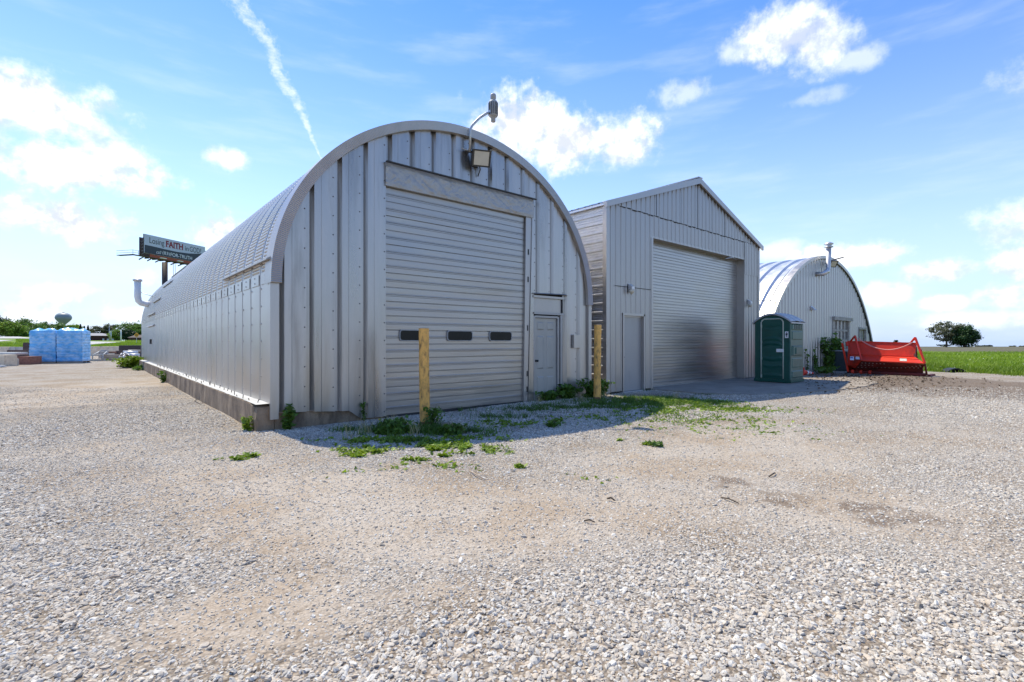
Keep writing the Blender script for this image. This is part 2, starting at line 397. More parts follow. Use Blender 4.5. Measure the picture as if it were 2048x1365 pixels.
def world():
    w = bpy.data.worlds.new('World'); sc.world = w; w.use_nodes = True
    t = w.node_tree; t.nodes.clear(); b = NB(t)
    d = b.n('ShaderNodeTexCoord').outputs['Generated']
    sp = b.n('ShaderNodeSeparateXYZ', Vector=d); x, y, z = sp.outputs
    zc = b.math('MAXIMUM', z, .012)
    dc = b.n('ShaderNodeCombineXYZ', X=x, Y=y, Z=zc).outputs[0]
    sky = b.n('ShaderNodeTexSky', _sky_type='NISHITA', _sun_disc=False, _sun_elevation=math.asin(SUND.z), _sun_rotation=math.atan2(SUND.x, SUND.y),
              _altitude=200., _air_density=1.0, _dust_density=.12, _ozone_density=2.2, Vector=dc).outputs[0]
    # azimuth from the viewing axis of the place (right positive) and elevation
    fx = b.math('ADD', b.math('MULTIPLY', x, FW[0]), b.math('MULTIPLY', y, FW[1]))
    rx = b.math('ADD', b.math('MULTIPLY', x, RT[0]), b.math('MULTIPLY', y, RT[1]))
    az = b.math('ARCTAN2', rx, fx); el = b.math('ARCSINE', z)
    ae = b.n('ShaderNodeCombineXYZ', X=az, Y=el, Z=0.).outputs[0]
    n1 = b.n('ShaderNodeTexNoise', Vector=ae, Scale=9., Detail=10., Roughness=.60).outputs[0]
    n2 = b.n('ShaderNodeTexNoise', Vector=ae, Scale=34., Detail=6., Roughness=.6).outputs[0]
    nz = b.math('ADD', b.math('MULTIPLY', b.math('SUBTRACT', n1, .5), 2.6), b.math('MULTIPLY', b.math('SUBTRACT', n2, .5), 1.1))
    def ang(u, v):
        l = (u - 1024) / FOC; zz = (HOR - v) / FOC
        return math.atan(l), math.atan(zz / math.sqrt(1 + l * l))
    total = None
    CL = [(50, 205, 140, 62, 1.0), (185, 258, 66, 26, .6), (160, 336, 135, 44, 1.0), (230, 315, 62, 40, .8), (120, 438, 105, 46, 1.0), (30, 400, 50, 26, .7), (458, 316, 44, 22, .8),
          (435, 465, 60, 40, .95), (1040, 255, 110, 60, 1.0), (1150, 285, 130, 55, 1.0), (1230, 305, 60, 30, .8),
          (1560, 75, 105, 48, .8), (1500, 95, 90, 28, .5), (1640, 90, 70, 50, .75), (1710, 118, 50, 22, .45), (1380, 180, 60, 24, .42), (1630, 195, 50, 14, .25),
          (1690, 512, 95, 30, .9), (1880, 545, 66, 26, .85), (2040, 530, 50, 40, .95), (1885, 605, 48, 20, .7), (2010, 590, 60, 30, .65), (1760, 585, 60, 26, .55), (1950, 640, 120, 22, .4), (1550, 500, 45, 22, .4),
          (160, 600, 90, 30, .55), (40, 640, 140, 40, .5), (255, 630, 60, 20, .5), (330, 560, 60, 20, .3),
          (-300, 300, 260, 110, .9), (2400, 420, 250, 70, .8), (2300, 120, 160, 60, .6)]
    for (u, v, ru, rv, s_) in CL:
        a0, e0 = ang(u, v); k = FOC * math.sqrt(1 + ((min(max(u, 0), 2048) - 1024) / FOC) ** 2)
        ra, re = ru / k, rv / k
        mp = b.n('ShaderNodeMapping', _vector_type='POINT', Vector=ae, Location=(-a0 / ra, -e0 / re, 0), Scale=(1 / ra, 1 / re, 0)).outputs[0]
        ln = b.n('ShaderNodeVectorMath', _operation='LENGTH', i0=mp).outputs['Value']
        f = b.math('MULTIPLY', b.maprange(b.math('ADD', ln, nz), 1.22, .30, smooth=True), s_)
        total = f if total is None else b.math('MAXIMUM', total, f)
    # thin streaky cirrus
    mp = b.n('ShaderNodeMapping', Vector=ae, Scale=(2.2, 11., 1), Rotation=(0, 0, .12)).outputs[0]
    c1 = b.n('ShaderNodeTexNoise', Vector=mp, Scale=1.7, Detail=7., Roughness=.55).outputs[0]
    cir = b.math('MULTIPLY', b.maprange(c1, .46, .78, smooth=True), b.maprange(el, .02, .30, .22, .20))
    # bank of soft cloud low on the horizon
    c2 = b.n('ShaderNodeTexNoise', Vector=b.n('ShaderNodeMapping', Vector=ae, Scale=(6., 15., 1)).outputs[0], Scale=1., Detail=7., Roughness=.55).outputs[0]
    low = b.math('MULTIPLY', b.maprange(c2, .42, .68, smooth=True), b.maprange(el, .03, .20, .22, 0.))
    # aircraft trail, frayed, drifting
    tr = [(455, -20, 26), (490, 25, 24), (520, 62, 22), (545, 100, 15), (552, 135, 15), (572, 175, 17), (592, 205, 14), (610, 240, 9), (618, 262, 6), (637, 308, 3.5), (650, 330, 2)]
    pts = [(ang(u, v), w) for u, v, w in tr]
    els = [p[0][1] for p in pts]; e_hi, e_lo = max(els), min(els)
    te = b.maprange(el, e_lo, e_hi, 0, 1)
    A0 = min(p[0][0] for p in pts) - .02; A1 = max(p[0][0] for p in pts) + .02
    st = sorted([((p[0][1] - e_lo) / (e_hi - e_lo), (p[0][0] - A0) / (A1 - A0), p[1]) for p in pts])
    ca = b.maprange(b.ramp(te, [(q[0], (q[1],) * 3) for q in st]), 0, 1, A0, A1)
    wa = b.maprange(b.ramp(te, [(q[0], (q[2] / 30,) * 3) for q in st]), 0, 1, 0, 30 / (FOC * 1.15))
    dist = b.math('DIVIDE', b.math('ABSOLUTE', b.math('SUBTRACT', az, ca)), wa)
    n4 = b.n('ShaderNodeTexNoise', Vector=ae, Scale=70., Detail=6., Roughness=.65).outputs[0]
    trail = b.maprange(b.math('ADD', dist, b.math('MULTIPLY', b.math('SUBTRACT', n4, .5), 3.2)), 1.3, .0, 0, .60, smooth=True)
    trail = b.math('MULTIPLY', trail, b.maprange(b.n('ShaderNodeTexNoise', Vector=b.n('ShaderNodeMapping', Vector=ae, Scale=(26., 75., 1)).outputs[0], Scale=1., Detail=7., Roughness=.7).outputs[0], .36, .60, .25, 1.))
    inb = b.math('MULTIPLY', b.math('GREATER_THAN', el, e_lo + .001), b.math('LESS_THAN', el, e_hi - .001))
    trail = b.math('MULTIPLY', trail, b.math('MULTIPLY', inb, b.math('GREATER_THAN', fx, 0.)))
    thin = b.math('MAXIMUM', b.math('MAXIMUM', cir, low), trail)
    hsv = b.n('ShaderNodeHueSaturation', Hue=.509, Saturation=b.maprange(el, .10, .60, SKYSAT, SKYSAT * 1.32), Value=.92, Color=sky).outputs[0]
    hz = b.math('MULTIPLY', b.maprange(el, .0, .40, 1., 0.), b.maprange(el, .0, .40, .92, .2))
    hsv = b.mix(hz, hsv, lin((CLW * .37, CLW * .50, CLW * .78)))
    n1b = b.n('ShaderNodeTexNoise', Vector=b.n('ShaderNodeMapping', Vector=ae, Location=(-.008, .022, 0)).outputs[0], Scale=9., Detail=10., Roughness=.60).outputs[0]
    up = b.maprange(b.math('SUBTRACT', n1b, n1), -.10, .06, smooth=True)
    white = b.mix(up, lin((CLW * .60, CLW * .645, CLW * .72)), lin((CLW * 1.05, CLW * 1.06, CLW * 1.08)))
    c = b.mix(thin, hsv, lin((CLW * .88, CLW * .93, CLW)))
    c = b.mix(total, c, white)
    bg = b.n('ShaderNodeBackground', Color=c, Strength=SKYSTR)
    o = b.n('ShaderNodeOutputWorld'); t.links.new(bg.outputs[0], o.inputs[0])
SKYSTR = .15; SKYSAT = .96; CLW = 4.9
world()
vs = sc.view_settings; vs.view_transform = 'Standard'; vs.look = 'None'; vs.exposure = .90; vs.gamma = 1; vs.use_curve_mapping = False

# ------------------------------------------------------------------ land
TH = np.linspace(0, 2 * np.pi, 361)[:-1]
def polar(name, m, r, eps, attrs=None, th=None, wrap=True):
    th_ = TH if th is None else th
    rr = np.geomspace(r[0], r[1], r[2]) if isinstance(r, tuple) else r
    X = rr[:, None] * np.cos(th_)[None]; Y = rr[:, None] * np.sin(th_)[None]
    P = np.stack([X, Y, H(X, Y) + eps], -1)
    return gridmesh(name, P, m, wrap=wrap)
g = polar('ground', 'land', (.4, 2600, 170), -.05); tag(g, None, None, None, 'structure')

# stains and bare places: (u, v of their middle, half length along the sight line, half width, weight)
BARE = [(420, 1250, .35, .55, .8), (600, 1210, .4, .6, .55), (560, 1080, .5, .9, .5), (950, 1090, .35, 1.2, .5), (1000, 1010, .6, 1.6, .45), (1300, 1020, .7, 1.8, .45), (250, 900, 1.5, 1.5, .45), (100, 800, 4, 2.5, .5),
        (1250, 930, .9, 1.6, .5), (1850, 1040, .5, 1.2, .5), (1600, 930, 1.2, 2.0, .4), (1800, 860, 1.5, 2.5, .35), (700, 980, .8, 1.5, .4), (2000, 1130, .5, .6, .4), (430, 960, 1.0, 1.2, .35), (1450, 880, 1, 2, .35), (200, 770, 6, 3, .35), (900, 1185, .12, .2, .5)]
SOIL = [(1440, 968, .30, .35, .55), (1700, 1015, .22, .50, .5), (1820, 1045, .15, .45, .45), (1580, 1000, .2, .25, .3), (1780, 772, 2.4, 3.4, .62), (1930, 772, 2.4, 3.0, .55), (1650, 752, 1.6, 1.8, .85), (1760, 756, 1.5, 2.6, .8), (1990, 790, 1.5, 1.8, .45),
        (1180, 1043, .06, .06, .4), (1430, 800, 1.0, 1.5, .25), (600, 1040, .15, .4, .25), (1330, 790, .8, 1.2, .3), (30, 745, 3, 3, .2), (300, 715, 5, 4, .25), (1000, 862, .5, .9, .3), (1100, 830, .6, 1.0, .35), (1230, 800, .6, .6, .4)]
def masks(X, Y):
    D = X * FW[0] + Y * FW[1]; L = X * RT[0] + Y * RT[1]
    fi = .9 * (fbm(X * .55, Y * .8, 3, 5) - .50)
    fi = fi + .10 * sstep(3.0, 6.5, D)
    so_ = .55 * (fbm(X * .45, Y * .7, 21, 5) - .58)
    for lst, which in ((BARE, 0), (SOIL, 1)):
        for (u, v, rd, rl, w) in lst:
            p = gnd(u, v); d0 = p.x * FW[0] + p.y * FW[1]; l0 = p.x * RT[0] + p.y * RT[1]
            q = ((D - d0) / rd) ** 2 + ((L - l0) / rl) ** 2
            k = w * np.exp(-q * .9)
            brk = np.clip(fbm(X * 4.5, Y * 4.5, 61, 4) * 2.6 - .62, 0, 1.5) if which else 1.
            if which and rd >= 1.3: brk = .62 + .45 * brk
            if which == 0: fi = fi + k
            else: so_ = so_ + 2.5 * k * brk
    return fi, so_
def relief(X, Y):
    return .05 * (fbm(X * .35, Y * .35, 5, 3) - .5) * sstep(30, 18, np.hypot(X, Y)) - .03 * np.clip(fbm(X * .55, Y * .8, 3, 3) - .5, 0, 1)
# lot: reaches the lawn on the right, the blocks on the left
th = np.linspace(0, 2 * np.pi, 1101)[:-1]
cD = np.cos(th) * FW[0] + np.sin(th) * FW[1]; cL = np.cos(th) * RT[0] + np.sin(th) * RT[1]
s_ = np.where(cD > .02, cL / np.maximum(cD, .02), np.sign(cL) * 9)
edgeD = np.interp(s_, [-9, -1.2, -.7, -.3, .2, .60, .80, .86, .92, 1.02, 1.3, 2.0, 9], [30, 52, 52, 52, 40, 33, 25.5, 23.3, 23.0, 20.5, 19.5, 16, 3])
edge = np.where(cD > .1, edgeD / np.maximum(cD, .1), 30); edge = np.minimum(edge, 75)
edge = edge + .5 * (fbm(th * 60, th * 0, 9, 4) - .5) * np.minimum(edge, 30) * .08 * 2
t = np.geomspace(.25, 1, 1)  # noqa
rows = 330; lam = np.linspace(0, 1, rows)
RR = .5 * (edge[None, :] / .5) ** lam[:, None]
X = RR * np.cos(th)[None]; Y = RR * np.sin(th)[None]
fi, so2 = masks(X, Y)
lot = gridmesh('gravel_lot', np.stack([X, Y, H(X, Y) + relief(X, Y) + .012], -1), 'gravel', {'fines': fi.ravel(), 'soil': so2.ravel()}, wrap=True)
tag(lot, None, None, None, 'structure')

def sheet(name, m, quad, eps, n=24):     # quad: four (u, v) corners on the land
    P = [gnd(*q) for q in quad]; P = [np.array(p[:2]) for p in P]
    a = np.linspace(0, 1, n)[:, None, None]; c = np.linspace(0, 1, n)[None, :, None]
    Q = (P[0] * (1 - a) + P[1] * a) * (1 - c) + (P[3] * (1 - a) + P[2] * a) * c
    o = gridmesh(name, np.concatenate([Q, (H(Q[..., 0], Q[..., 1]) + eps)[..., None]], -1), m)
    return tag(o, None, None, None, 'structure')
def sector(name, m, s0, s1, D0, D1, eps, n=60):
    s = np.linspace(s0, s1, n)[None, :]; D = np.geomspace(D0, D1, n)[:, None] + 0 * s
    X = D * FW[0] + D * s * RT[0]; Y = D * FW[1] + D * s * RT[1]
    return tag(gridmesh(name, np.stack([X, Y, H(X, Y) + eps], -1), m), None, None, None, 'structure')
sector('lawn', 'lawn', -2.4, -.25, 51, 330, .015)
sector('grass_strip', 'lawn', .35, 2.6, 16, 57.5, -.015)
sector('ploughed_field', 'field', .2, 2.6, 58.6, 2400, .02)
sector('dirt_track', 'road', .2, 2.6, 57.5, 58.6, .02)
sheet('road', 'road', [(-120, 677.5), (62, 678.0), (62, 674.6), (-120, 673.8)], .05)
sheet('side_road', 'road', [(-80, 685), (-10, 684.8), (28, 681.3), (-80, 678.6)], .05)
sheet('parking_lot', 'road', [(100, 693.5), (165, 691.8), (245, 685.2), (140, 681.2)], .05)
sheet('far_street', 'road', [(255, 685.2), (300, 686.0), (300, 684.2), (255, 684.0)], .05)

# concrete in front of the middle shed
def apron():
    o = []
    bx = [(12.75, 8.80), (12.75, 6.6), (13.4, 5.75), (15.0, 5.2), (17.0, 4.75), (19.0, 4.55), (21.0, 4.75), (22.6, 5.6), (23.0, 6.6), (22.4, 7.8), (20.4, 8.45), (18.93, 8.5), (18.93, 8.80)]
    P = []
    for k in range(len(bx)):
        a = np.array(bx[k]); c = np.array(bx[(k + 1) % len(bx)]); n = max(2, int(np.hypot(*(c - a)) / .12))
        for j in range(n):
            q = a + (c - a) * j / n
            if 0 < k < 11: q = q + .28 * np.array([fbm(q[0] * 2.2, q[1] * 2.2, 4) - .5, fbm(q[0] * 2.2, q[1] * 2.2, 14) - .5])
            P.append((q[0], q[1]))
    mb = MB(); mb.face([(x, y, .030) for x, y in P])
    # raised by a few centimetres where it meets the door, with a skirt into the gravel
    for k in range(len(P)):
        a, c = P[k], P[(k + 1) % len(P)]
        mb.face([(a[0], a[1], -.05), (c[0], c[1], -.05), (c[0], c[1], .030), (a[0], a[1], .030)])
    o = mb.build('concrete_apron', 'apron'); tag(o, None, None, None, 'structure')
    return P
APRON = apron()

# ------------------------------------------------------------------ loose stones (uncountable), real chips
def in_apron(x, y):
    P = np.array(APRON); c = np.zeros(len(x), bool); j = len(P) - 1
    for i in range(len(P)):
        xi, yi = P[i]; xj, yj = P[j]
        k = ((yi > y) != (yj > y)) & (x < (xj - xi) * (y - yi) / (yj - yi + 1e-12) + xi); c ^= k; j = i
    return c
def gravel():
    N = 900000
    D = np.sqrt(RNG.uniform(1.5 ** 2, 15.5 ** 2, N)); s = RNG.uniform(-1.16, 1.16, N)
    x = D * FW[0] + D * s * RT[0]; y = D * FW[1] + D * s * RT[1]
    fi, so_ = masks(x, y)
    cover = np.clip(1.15 - .95 * np.clip(fi + .6 * (fbm(x * 5, y * 5, 41, 3) - .5), 0, 1) - .9 * np.clip(so_, 0, 1), .38, 1)
    dens = np.interp(D, [1.5, 4, 7, 11, 15.5], [1, .95, .62, .38, .12])
    keep = (RNG.random(N) < cover * dens) & ~((x > 1.98) & (x < 10.4) & (y > 8.66)) & ~((x > 10.4) & (y > 8.45))
    keep &= ~(in_apron(x, y) & (RNG.random(N) > .03))
    x, y, D, fi = x[keep], y[keep], D[keep], fi[keep]; n = len(x)
    size = np.exp(RNG.normal(math.log(.0090), .34, n)) * np.interp(D, [1.5, 5, 15], [1.0, 1.0, 1.12]) * np.where(fi > .22, .70, 1)
    size = np.clip(size, .005, .021)
    z = H(x, y) + relief(x, y) + .012 + size * RNG.uniform(-.25, .30, n)
    me = bpy.data.meshes.new('gravel_points'); me.vertices.add(n)
    me.vertices.foreach_set('co', np.stack([x, y, z], -1).astype(np.float32).ravel())
    def at(nm, typ, val, key):
        a = me.attributes.new(nm, typ, 'POINT'); a.data.foreach_set(key, np.ascontiguousarray(val).ravel())
    at('rot', 'FLOAT_VECTOR', np.stack([RNG.normal(0, .45, n), RNG.normal(0, .45, n), RNG.uniform(0, 6.28, n)], -1).astype(np.float32), 'vector')
    at('scl', 'FLOAT_VECTOR', (size[:, None] * np.stack([RNG.uniform(.9, 1.5, n), RNG.uniform(.7, 1.1, n), RNG.uniform(.4, .7, n)], -1)).astype(np.float32), 'vector')
    at('pick', 'INT', RNG.integers(0, 6, n).astype(np.int32), 'value')
    at('tone', 'FLOAT', np.clip(RNG.beta(1.7, 1.5, n), 0, 1).astype(np.float32), 'value')
    o = bpy.data.objects.new('loose_gravel', me); COL.objects.link(o)
    me.materials.append(M['stone'])
    ng = bpy.data.node_groups.new('scatter_stones', 'GeometryNodeTree')
    ng.interface.new_socket('Geometry', in_out='INPUT', socket_type='NodeSocketGeometry'); ng.interface.new_socket('Geometry', in_out='OUTPUT', socket_type='NodeSocketGeometry')
    N_ = ng.nodes; Lk = ng.links.new
    gi = N_.new('NodeGroupInput'); go = N_.new('NodeGroupOutput')
    jn = N_.new('GeometryNodeGeometryToInstance')
    for k in range(6):
        ic = N_.new('GeometryNodeMeshIcoSphere'); ic.inputs['Radius'].default_value = 1; ic.inputs['Subdivisions'].default_value = 2
        nz = N_.new('ShaderNodeTexNoise'); nz.noise_dimensions = '4D'; nz.inputs['W'].default_value = k * 7.3; nz.inputs['Scale'].default_value = .9; nz.inputs['Detail'].default_value = 2
        sb = N_.new('ShaderNodeVectorMath'); sb.operation = 'SUBTRACT'; sb.inputs[1].default_value = (.5, .5, .5)
        ml = N_.new('ShaderNodeVectorMath'); ml.operation = 'SCALE'; ml.inputs['Scale'].default_value = 2.0
        Lk(nz.outputs['Color'], sb.inputs[0]); Lk(sb.outputs[0], ml.inputs[0])
        sp = N_.new('GeometryNodeSetPosition'); Lk(ic.outputs[0], sp.inputs['Geometry']); Lk(ml.outputs[0], sp.inputs['Offset'])
        sm = N_.new('GeometryNodeSetMaterial'); sm.inputs['Material'].default_value = M['stone']; Lk(sp.outputs[0], sm.inputs[0])
        Lk(sm.outputs[0], jn.inputs[0])
    ip = N_.new('GeometryNodeInstanceOnPoints'); ip.inputs['Pick Instance'].default_value = True
    def na(nm, t_):
        q = N_.new('GeometryNodeInputNamedAttribute'); q.data_type = t_; q.inputs[0].default_value = nm; return q.outputs[0]
    Lk(gi.outputs[0], ip.inputs['Points']); Lk(jn.outputs[0], ip.inputs['Instance'])
    Lk(na('pick', 'INT'), ip.inputs['Instance Index'])
    er = N_.new('FunctionNodeEulerToRotation'); Lk(na('rot', 'FLOAT_VECTOR'), er.inputs[0]); Lk(er.outputs[0], ip.inputs['Rotation'])
    Lk(na('scl', 'FLOAT_VECTOR'), ip.inputs['Scale'])
    Lk(ip.outputs[0], go.inputs[0])
    md = o.modifiers.new('scatter', 'NODES'); md.node_group = ng
    tag(o, 'pale crushed limestone chips strewn over the lot', 'gravel', None, 'stuff')
    print('stones', n)
gravel()
# ------------------------------------------------------------------ the near arched hut
XC, AW, ZS, BH, YF, YB = 6.16, 3.92, 2.43, 3.50, 8.62, 35.9
def arch_z(x, off=0.):
    u = abs(x - XC) / (AW + off)
    return -1. if u >= 1 else ZS + (BH + off) * math.sqrt(1 - u * u)
def arch_path(off=0., z0=.40, step=.06):
    """points (x, z) from the left foot over the crown to the right foot, with outward normals, evenly spaced"""
    t = np.linspace(math.pi, 0, 4000)
    px = np.concatenate([np.full(400, XC - AW), XC + AW * np.cos(t), np.full(400, XC + AW)])
    pz = np.concatenate([np.linspace(z0, ZS, 400), ZS + BH * np.sin(t), np.linspace(ZS, z0, 400)])
    nx = np.concatenate([np.full(400, -1.), np.cos(t) / AW, np.full(400, 1.)]); nz = np.concatenate([np.zeros(400), np.sin(t) / BH, np.zeros(400)])
    nl = np.hypot(nx, nz); nx /= nl; nz /= nl
    s = np.concatenate([[0], np.cumsum(np.hypot(np.diff(px), np.diff(pz)))])
    q = np.linspace(0, s[-1], int(s[-1] / step) + 1)
    f = lambda a: np.interp(q, s, a)
    X, Z, NX, NZ = f(px), f(pz), f(nx), f(nz)
    return X + NX * off, Z + NZ * off, NX, NZ, q

def ribbed(mb, x0, x1, prof, zbot, ztop, holes=(), per=.485, ph=0., y0=0., step_top=False, rivets=0., rmb=None):
    """upright sheet metal: prof = [(fraction of the period, depth)], holes = [(xa, xb, za, zb)]"""
    xs = {round(x0, 4), round(x1, 4)}
    k = math.floor((x0 - ph) / per)
    while ph + k * per < x1:
        for fr, dp in prof:
            x = ph + (k + fr) * per
            if x0 < x < x1: xs.add(round(x, 4))
        k += 1
    for h in holes:
        for q in h[:2]:
            if x0 < q < x1: xs.add(round(q, 4))
    xs = sorted(xs)
    fr = [p[0] for p in prof] + [1 + prof[0][0]]; dp = [p[1] for p in prof] + [prof[0][1]]
    def yy(x):
        u = ((x - ph) / per) % 1.
        if u < fr[0]: u += 1
        return y0 + float(np.interp(u, fr, dp))
    for a, c in zip(xs[:-1], xs[1:]):
        if c - a < 1e-4: continue
        m = (a + c) / 2
        if step_top:
            pa = ph + math.floor((m - ph) / per) * per; tt = min(ztop(max(x0, pa)), ztop(min(x1, pa + per))); ta = tc = tt
        else: ta, tc = ztop(a), ztop(c)
        ba, bc = zbot(a + 1e-4), zbot(c - 1e-4)
        iv = [(ba, bc, ta, tc)]
        for h in holes:
            if h[0] - 1e-4 <= a and c <= h[1] + 1e-4:
                nv = []
                for (b1, b2, t1, t2) in iv:
                    if h[2] > max(b1, b2) + .003: nv.append((b1, b2, h[2], h[2]))
                    if h[3] < min(t1, t2) - .003: nv.append((h[3], h[3], t1, t2))
                iv = nv
        ya, yc = yy(a + 1e-5), yy(c - 1e-5)
        for (b1, b2, t1, t2) in iv:
            if max(t1, t2) <= min(b1, b2) + .004: continue
            mb.face([(a, ya, b1), (c, yc, b2), (c, yc, max(t2, b2 + .001)), (a, ya, max(t1, b1 + .001))])
    if rivets:
        k = math.floor((x0 - ph) / per)
        while ph + k * per < x1:
            x = ph + k * per - .03
            if x0 + .02 < x < x1 - .02:
                z = zbot(x) + .09
                while z < ztop(x) - .25:
                    if not any(h[0] - .02 < x < h[1] + .02 and h[2] - .05 < z < h[3] + .05 for h in holes):
                        rmb.dome((x, yy(x) - .001, z), (0, -1, 0), .014)
                    z += rivets
            k += 1
    return mb

hut = thing('arched_metal_hut', 'long silver arched hut whose garage door has three small dark windows', 'shed', (XC, YF, 0))
# shell of lapped panels with crimped crowns
def shell():
    X, Z, NX, NZ, q = arch_path(0, .40, .0132)
    prof = [(0, 0), (.012, -.065), (.060, -.065), (.085, 0), (.10, 0), (.12, .0), (.40, .0), (.60, 0), (.625, 0)]
    ys = []; of = []; am = []
    npan = int((YB - YF) / .65)
    for k in range(npan):
        for j, (y, o) in enumerate(prof):
            ys.append(YF + .02 + k * .65 + y); of.append(o); am.append(1. if .11 < y < .61 else 0.)
    ys.append(YF + .02 + npan * .65); of.append(0); am.append(0)
    ys, of, am = map(np.array, (ys, of, am))
    crimp = .020 * (np.abs(np.sin(q / .066 * np.pi)) ** .6 - .6) * ((Z > 2.62)).astype(float)
    O = of[:, None] + am[:, None] * crimp[None]
    # slight unevenness of old panels
    O = O + .012 * (np.stack([fbm(q * .7, np.full_like(q, y * .6), 8, 2) for y in ys]) - .5)
    P = np.stack([X[None] + NX[None] * O, np.repeat(ys[:, None], len(q), 1), Z[None] + NZ[None] * O], -1)
    P = P - np.array([XC, YF, 0])
    o = gridmesh('roof_shell', P, 'shell', smooth=True); o.parent = hut; ROOT[o.name] = Vector((XC, YF, 0))
    o.data.polygons.foreach_set('use_smooth', np.zeros(len(o.data.polygons), bool))
    return o, ys[-1]
shell_o, YB = shell()
mb = MB()       # bolts along the panel laps and the lap straps of the side wall
for k in range(0, 30):
    y = YF + .02 + k * .65
    for side in (-1, 1):
        for z in np.arange(.55, 2.5, .30):
            mb.dome((XC + side * AW, y + .62, z), (side, 0, 0), .018)
for k in range(0, 41):
    y = YF + .02 + k * .65
    mb.box(XC - AW - .012, XC - AW - .003, y + .09, y + .61, 2.42, 2.60)
    for z in (2.47, 2.56):
        mb.dome((XC - AW - .011, y + .35, z), (-1, 0, 0), .018)
wb = mb.build('wall_bolts', 'shell', hut); wb['kind'] = 'stuff'
# eave bar and slot vents
P = lambda z, o=0.: XC - (AW + o) * (math.sqrt(max(0, 1 - ((z - ZS) / BH) ** 2)) if z > ZS else 1)
mb = MB(); mb.prism([(P(2.86, .005), 8.66, 2.86), (P(2.86, .10), 8.66, 2.80), (P(2.86, .10), 8.66, 2.78), (P(2.80, .005), 8.66, 2.80)], (0, 3.75, 0)); mb.build('drip_bar', 'trim', hut)
for (ya, yb, z) in ((24.5, 29.0, 4.6), (25.2, 28.2, 4.0), (26.6, 29.6, 3.35), (27.6, 31.0, 2.75), (27.6, 31.0, 2.20)):
    mb = MB(); x = P(z); mb.prism([(x + .02, ya, z + .05), (x - .09, ya, z - .02), (x - .09, ya, z - .05), (x + .02, ya, z - .03)], (0, yb - ya, 0)); mb.build('slot_vent', 'trim', hut)
mb = MB(); mb.box(XC - AW - .06, XC - AW, 29.2, 29.5, 1.32, 1.55); mb.build('junction_box', 'rubber', hut)
# front wall: garage opening, personnel door
GX0, GX1, GZ = 4.245, 8.02, 4.80
DX0, DX1 = 8.04, 9.06
def zb1(x):
    if x < 3.72: return .235 + .03 * math.sin(x * 3.1)
    return .035 if x < GX0 else -.10
mb = MB(); rv = MB()
ribbed(mb, XC - AW - .015, XC + AW + .015, [(0, 0.), (.03, .075), (.15, .075), (.27, 0.), (.28, 0.), (.50, -.006), (.53, .006)], zb1, lambda x: arch_z(x, .01), holes=[(GX0, GX1, -1, GZ), (DX0, DX1, -1, 2.60)], ph=4.245 - .485 * 5, y0=YF, rivets=.335, rmb=rv)
hw_ = mb.build('front_wall', 'wall', hut); rv_ = rv.build('rivets', 'rivet', hw_); rv_['kind'] = 'stuff'
mb = MB(); mb.box(XC - AW + .1, XC + AW - .1, YB - .3, YB - .2, 0, ZS)
A = [(x, YB - .25, arch_z(x, -.05)) for x in np.linspace(XC - AW + .12, XC + AW - .12, 40)]
for a, c in zip(A[:-1], A[1:]): mb.face([(a[0], a[1], 2.3), (c[0], c[1], 2.3), c, a])
mb.build('back_wall', 'wall', hut)
# near-black sheet: shade of the inside, put in as colour, behind door and laps
mb = MB()
A = [(x, YF + .30, arch_z(x, -.06)) for x in np.linspace(XC - AW + .05, XC + AW - .05, 50)]
for a, c in zip(A[:-1], A[1:]): mb.face([(a[0], a[1], .05), (c[0], c[1], .05), c, a])
mb.build('dark_backing', 'dark', hut)
# fluted flashing round the arch edge
def flash():
    X, Z, NX, NZ, q = arch_path(.035, 2.40, .016)
    mb = MB(); yo = YF - .10
    P = []
    for k in range(len(q)):
        w = .006 if k % 2 else 0.
        P.append([(X[k] + NX[k] * .0, YF + .30, Z[k] + NZ[k] * .0), (X[k], yo - w, Z[k]), (X[k] - NX[k] * .17, yo - w + .015, Z[k] - NZ[k] * .17), (X[k] - NX[k] * .175, YF - .004, Z[k] - NZ[k] * .175)])
    mb.grid(np.array(P))
    return mb.build('arch_flashing', 'trim', hut)
flash()
# corner strip at the foot of the left edge
mb = MB(); mb.box(XC - AW - .03, XC - AW + .10, YF - .035, YF + .004, .18, 2.44); mb.build('corner_strip', 'wall', hut)
mb = MB(); mb.box(XC + AW - .09, XC + AW + .03, YF - .06, YF + .004, -.1, 2.42); mb.build('corner_strip', 'trim', hut)
# header sheet over the garage door
def wrapped(x0, x1, z0, z1, y, name, m):
    nx, nz = 150, 22; mb = MB(); P = np.zeros((nx, nz, 3))
    for i, x in enumerate(np.linspace(x0, x1, nx)):
        for j, z in enumerate(np.linspace(z0, z1, nz)):
            e = min(1, j / 3, (nz - 1 - j) / 3)
            w = .034 * (abs(2 * fbm(x * 3.6 + z * 5.0, z * 2.0 - x * 1.2, 6, 4) - 1) + .5 * abs(2 * fbm(x * 9 - z * 7, z * 5 + x * 3, 16, 3) - 1)) * e
            P[i, j] = (x, y - w, z)
    mb.grid(P, False); mb.box(x0, x1, y + .004, y + .12, z0, z1 + .03)
    return mb.build(name, m, hut)
wrapped(GX0 - .02, GX1 + .02, 4.39, 4.80, YF - .03, 'header_flashing', 'film')
mb = MB(); mb.box(GX0 - .03, GX1 + .05, YF - .11, YF - .05, 4.815, 4.835); mb.build('header_lip', 'lampmetal', hut)
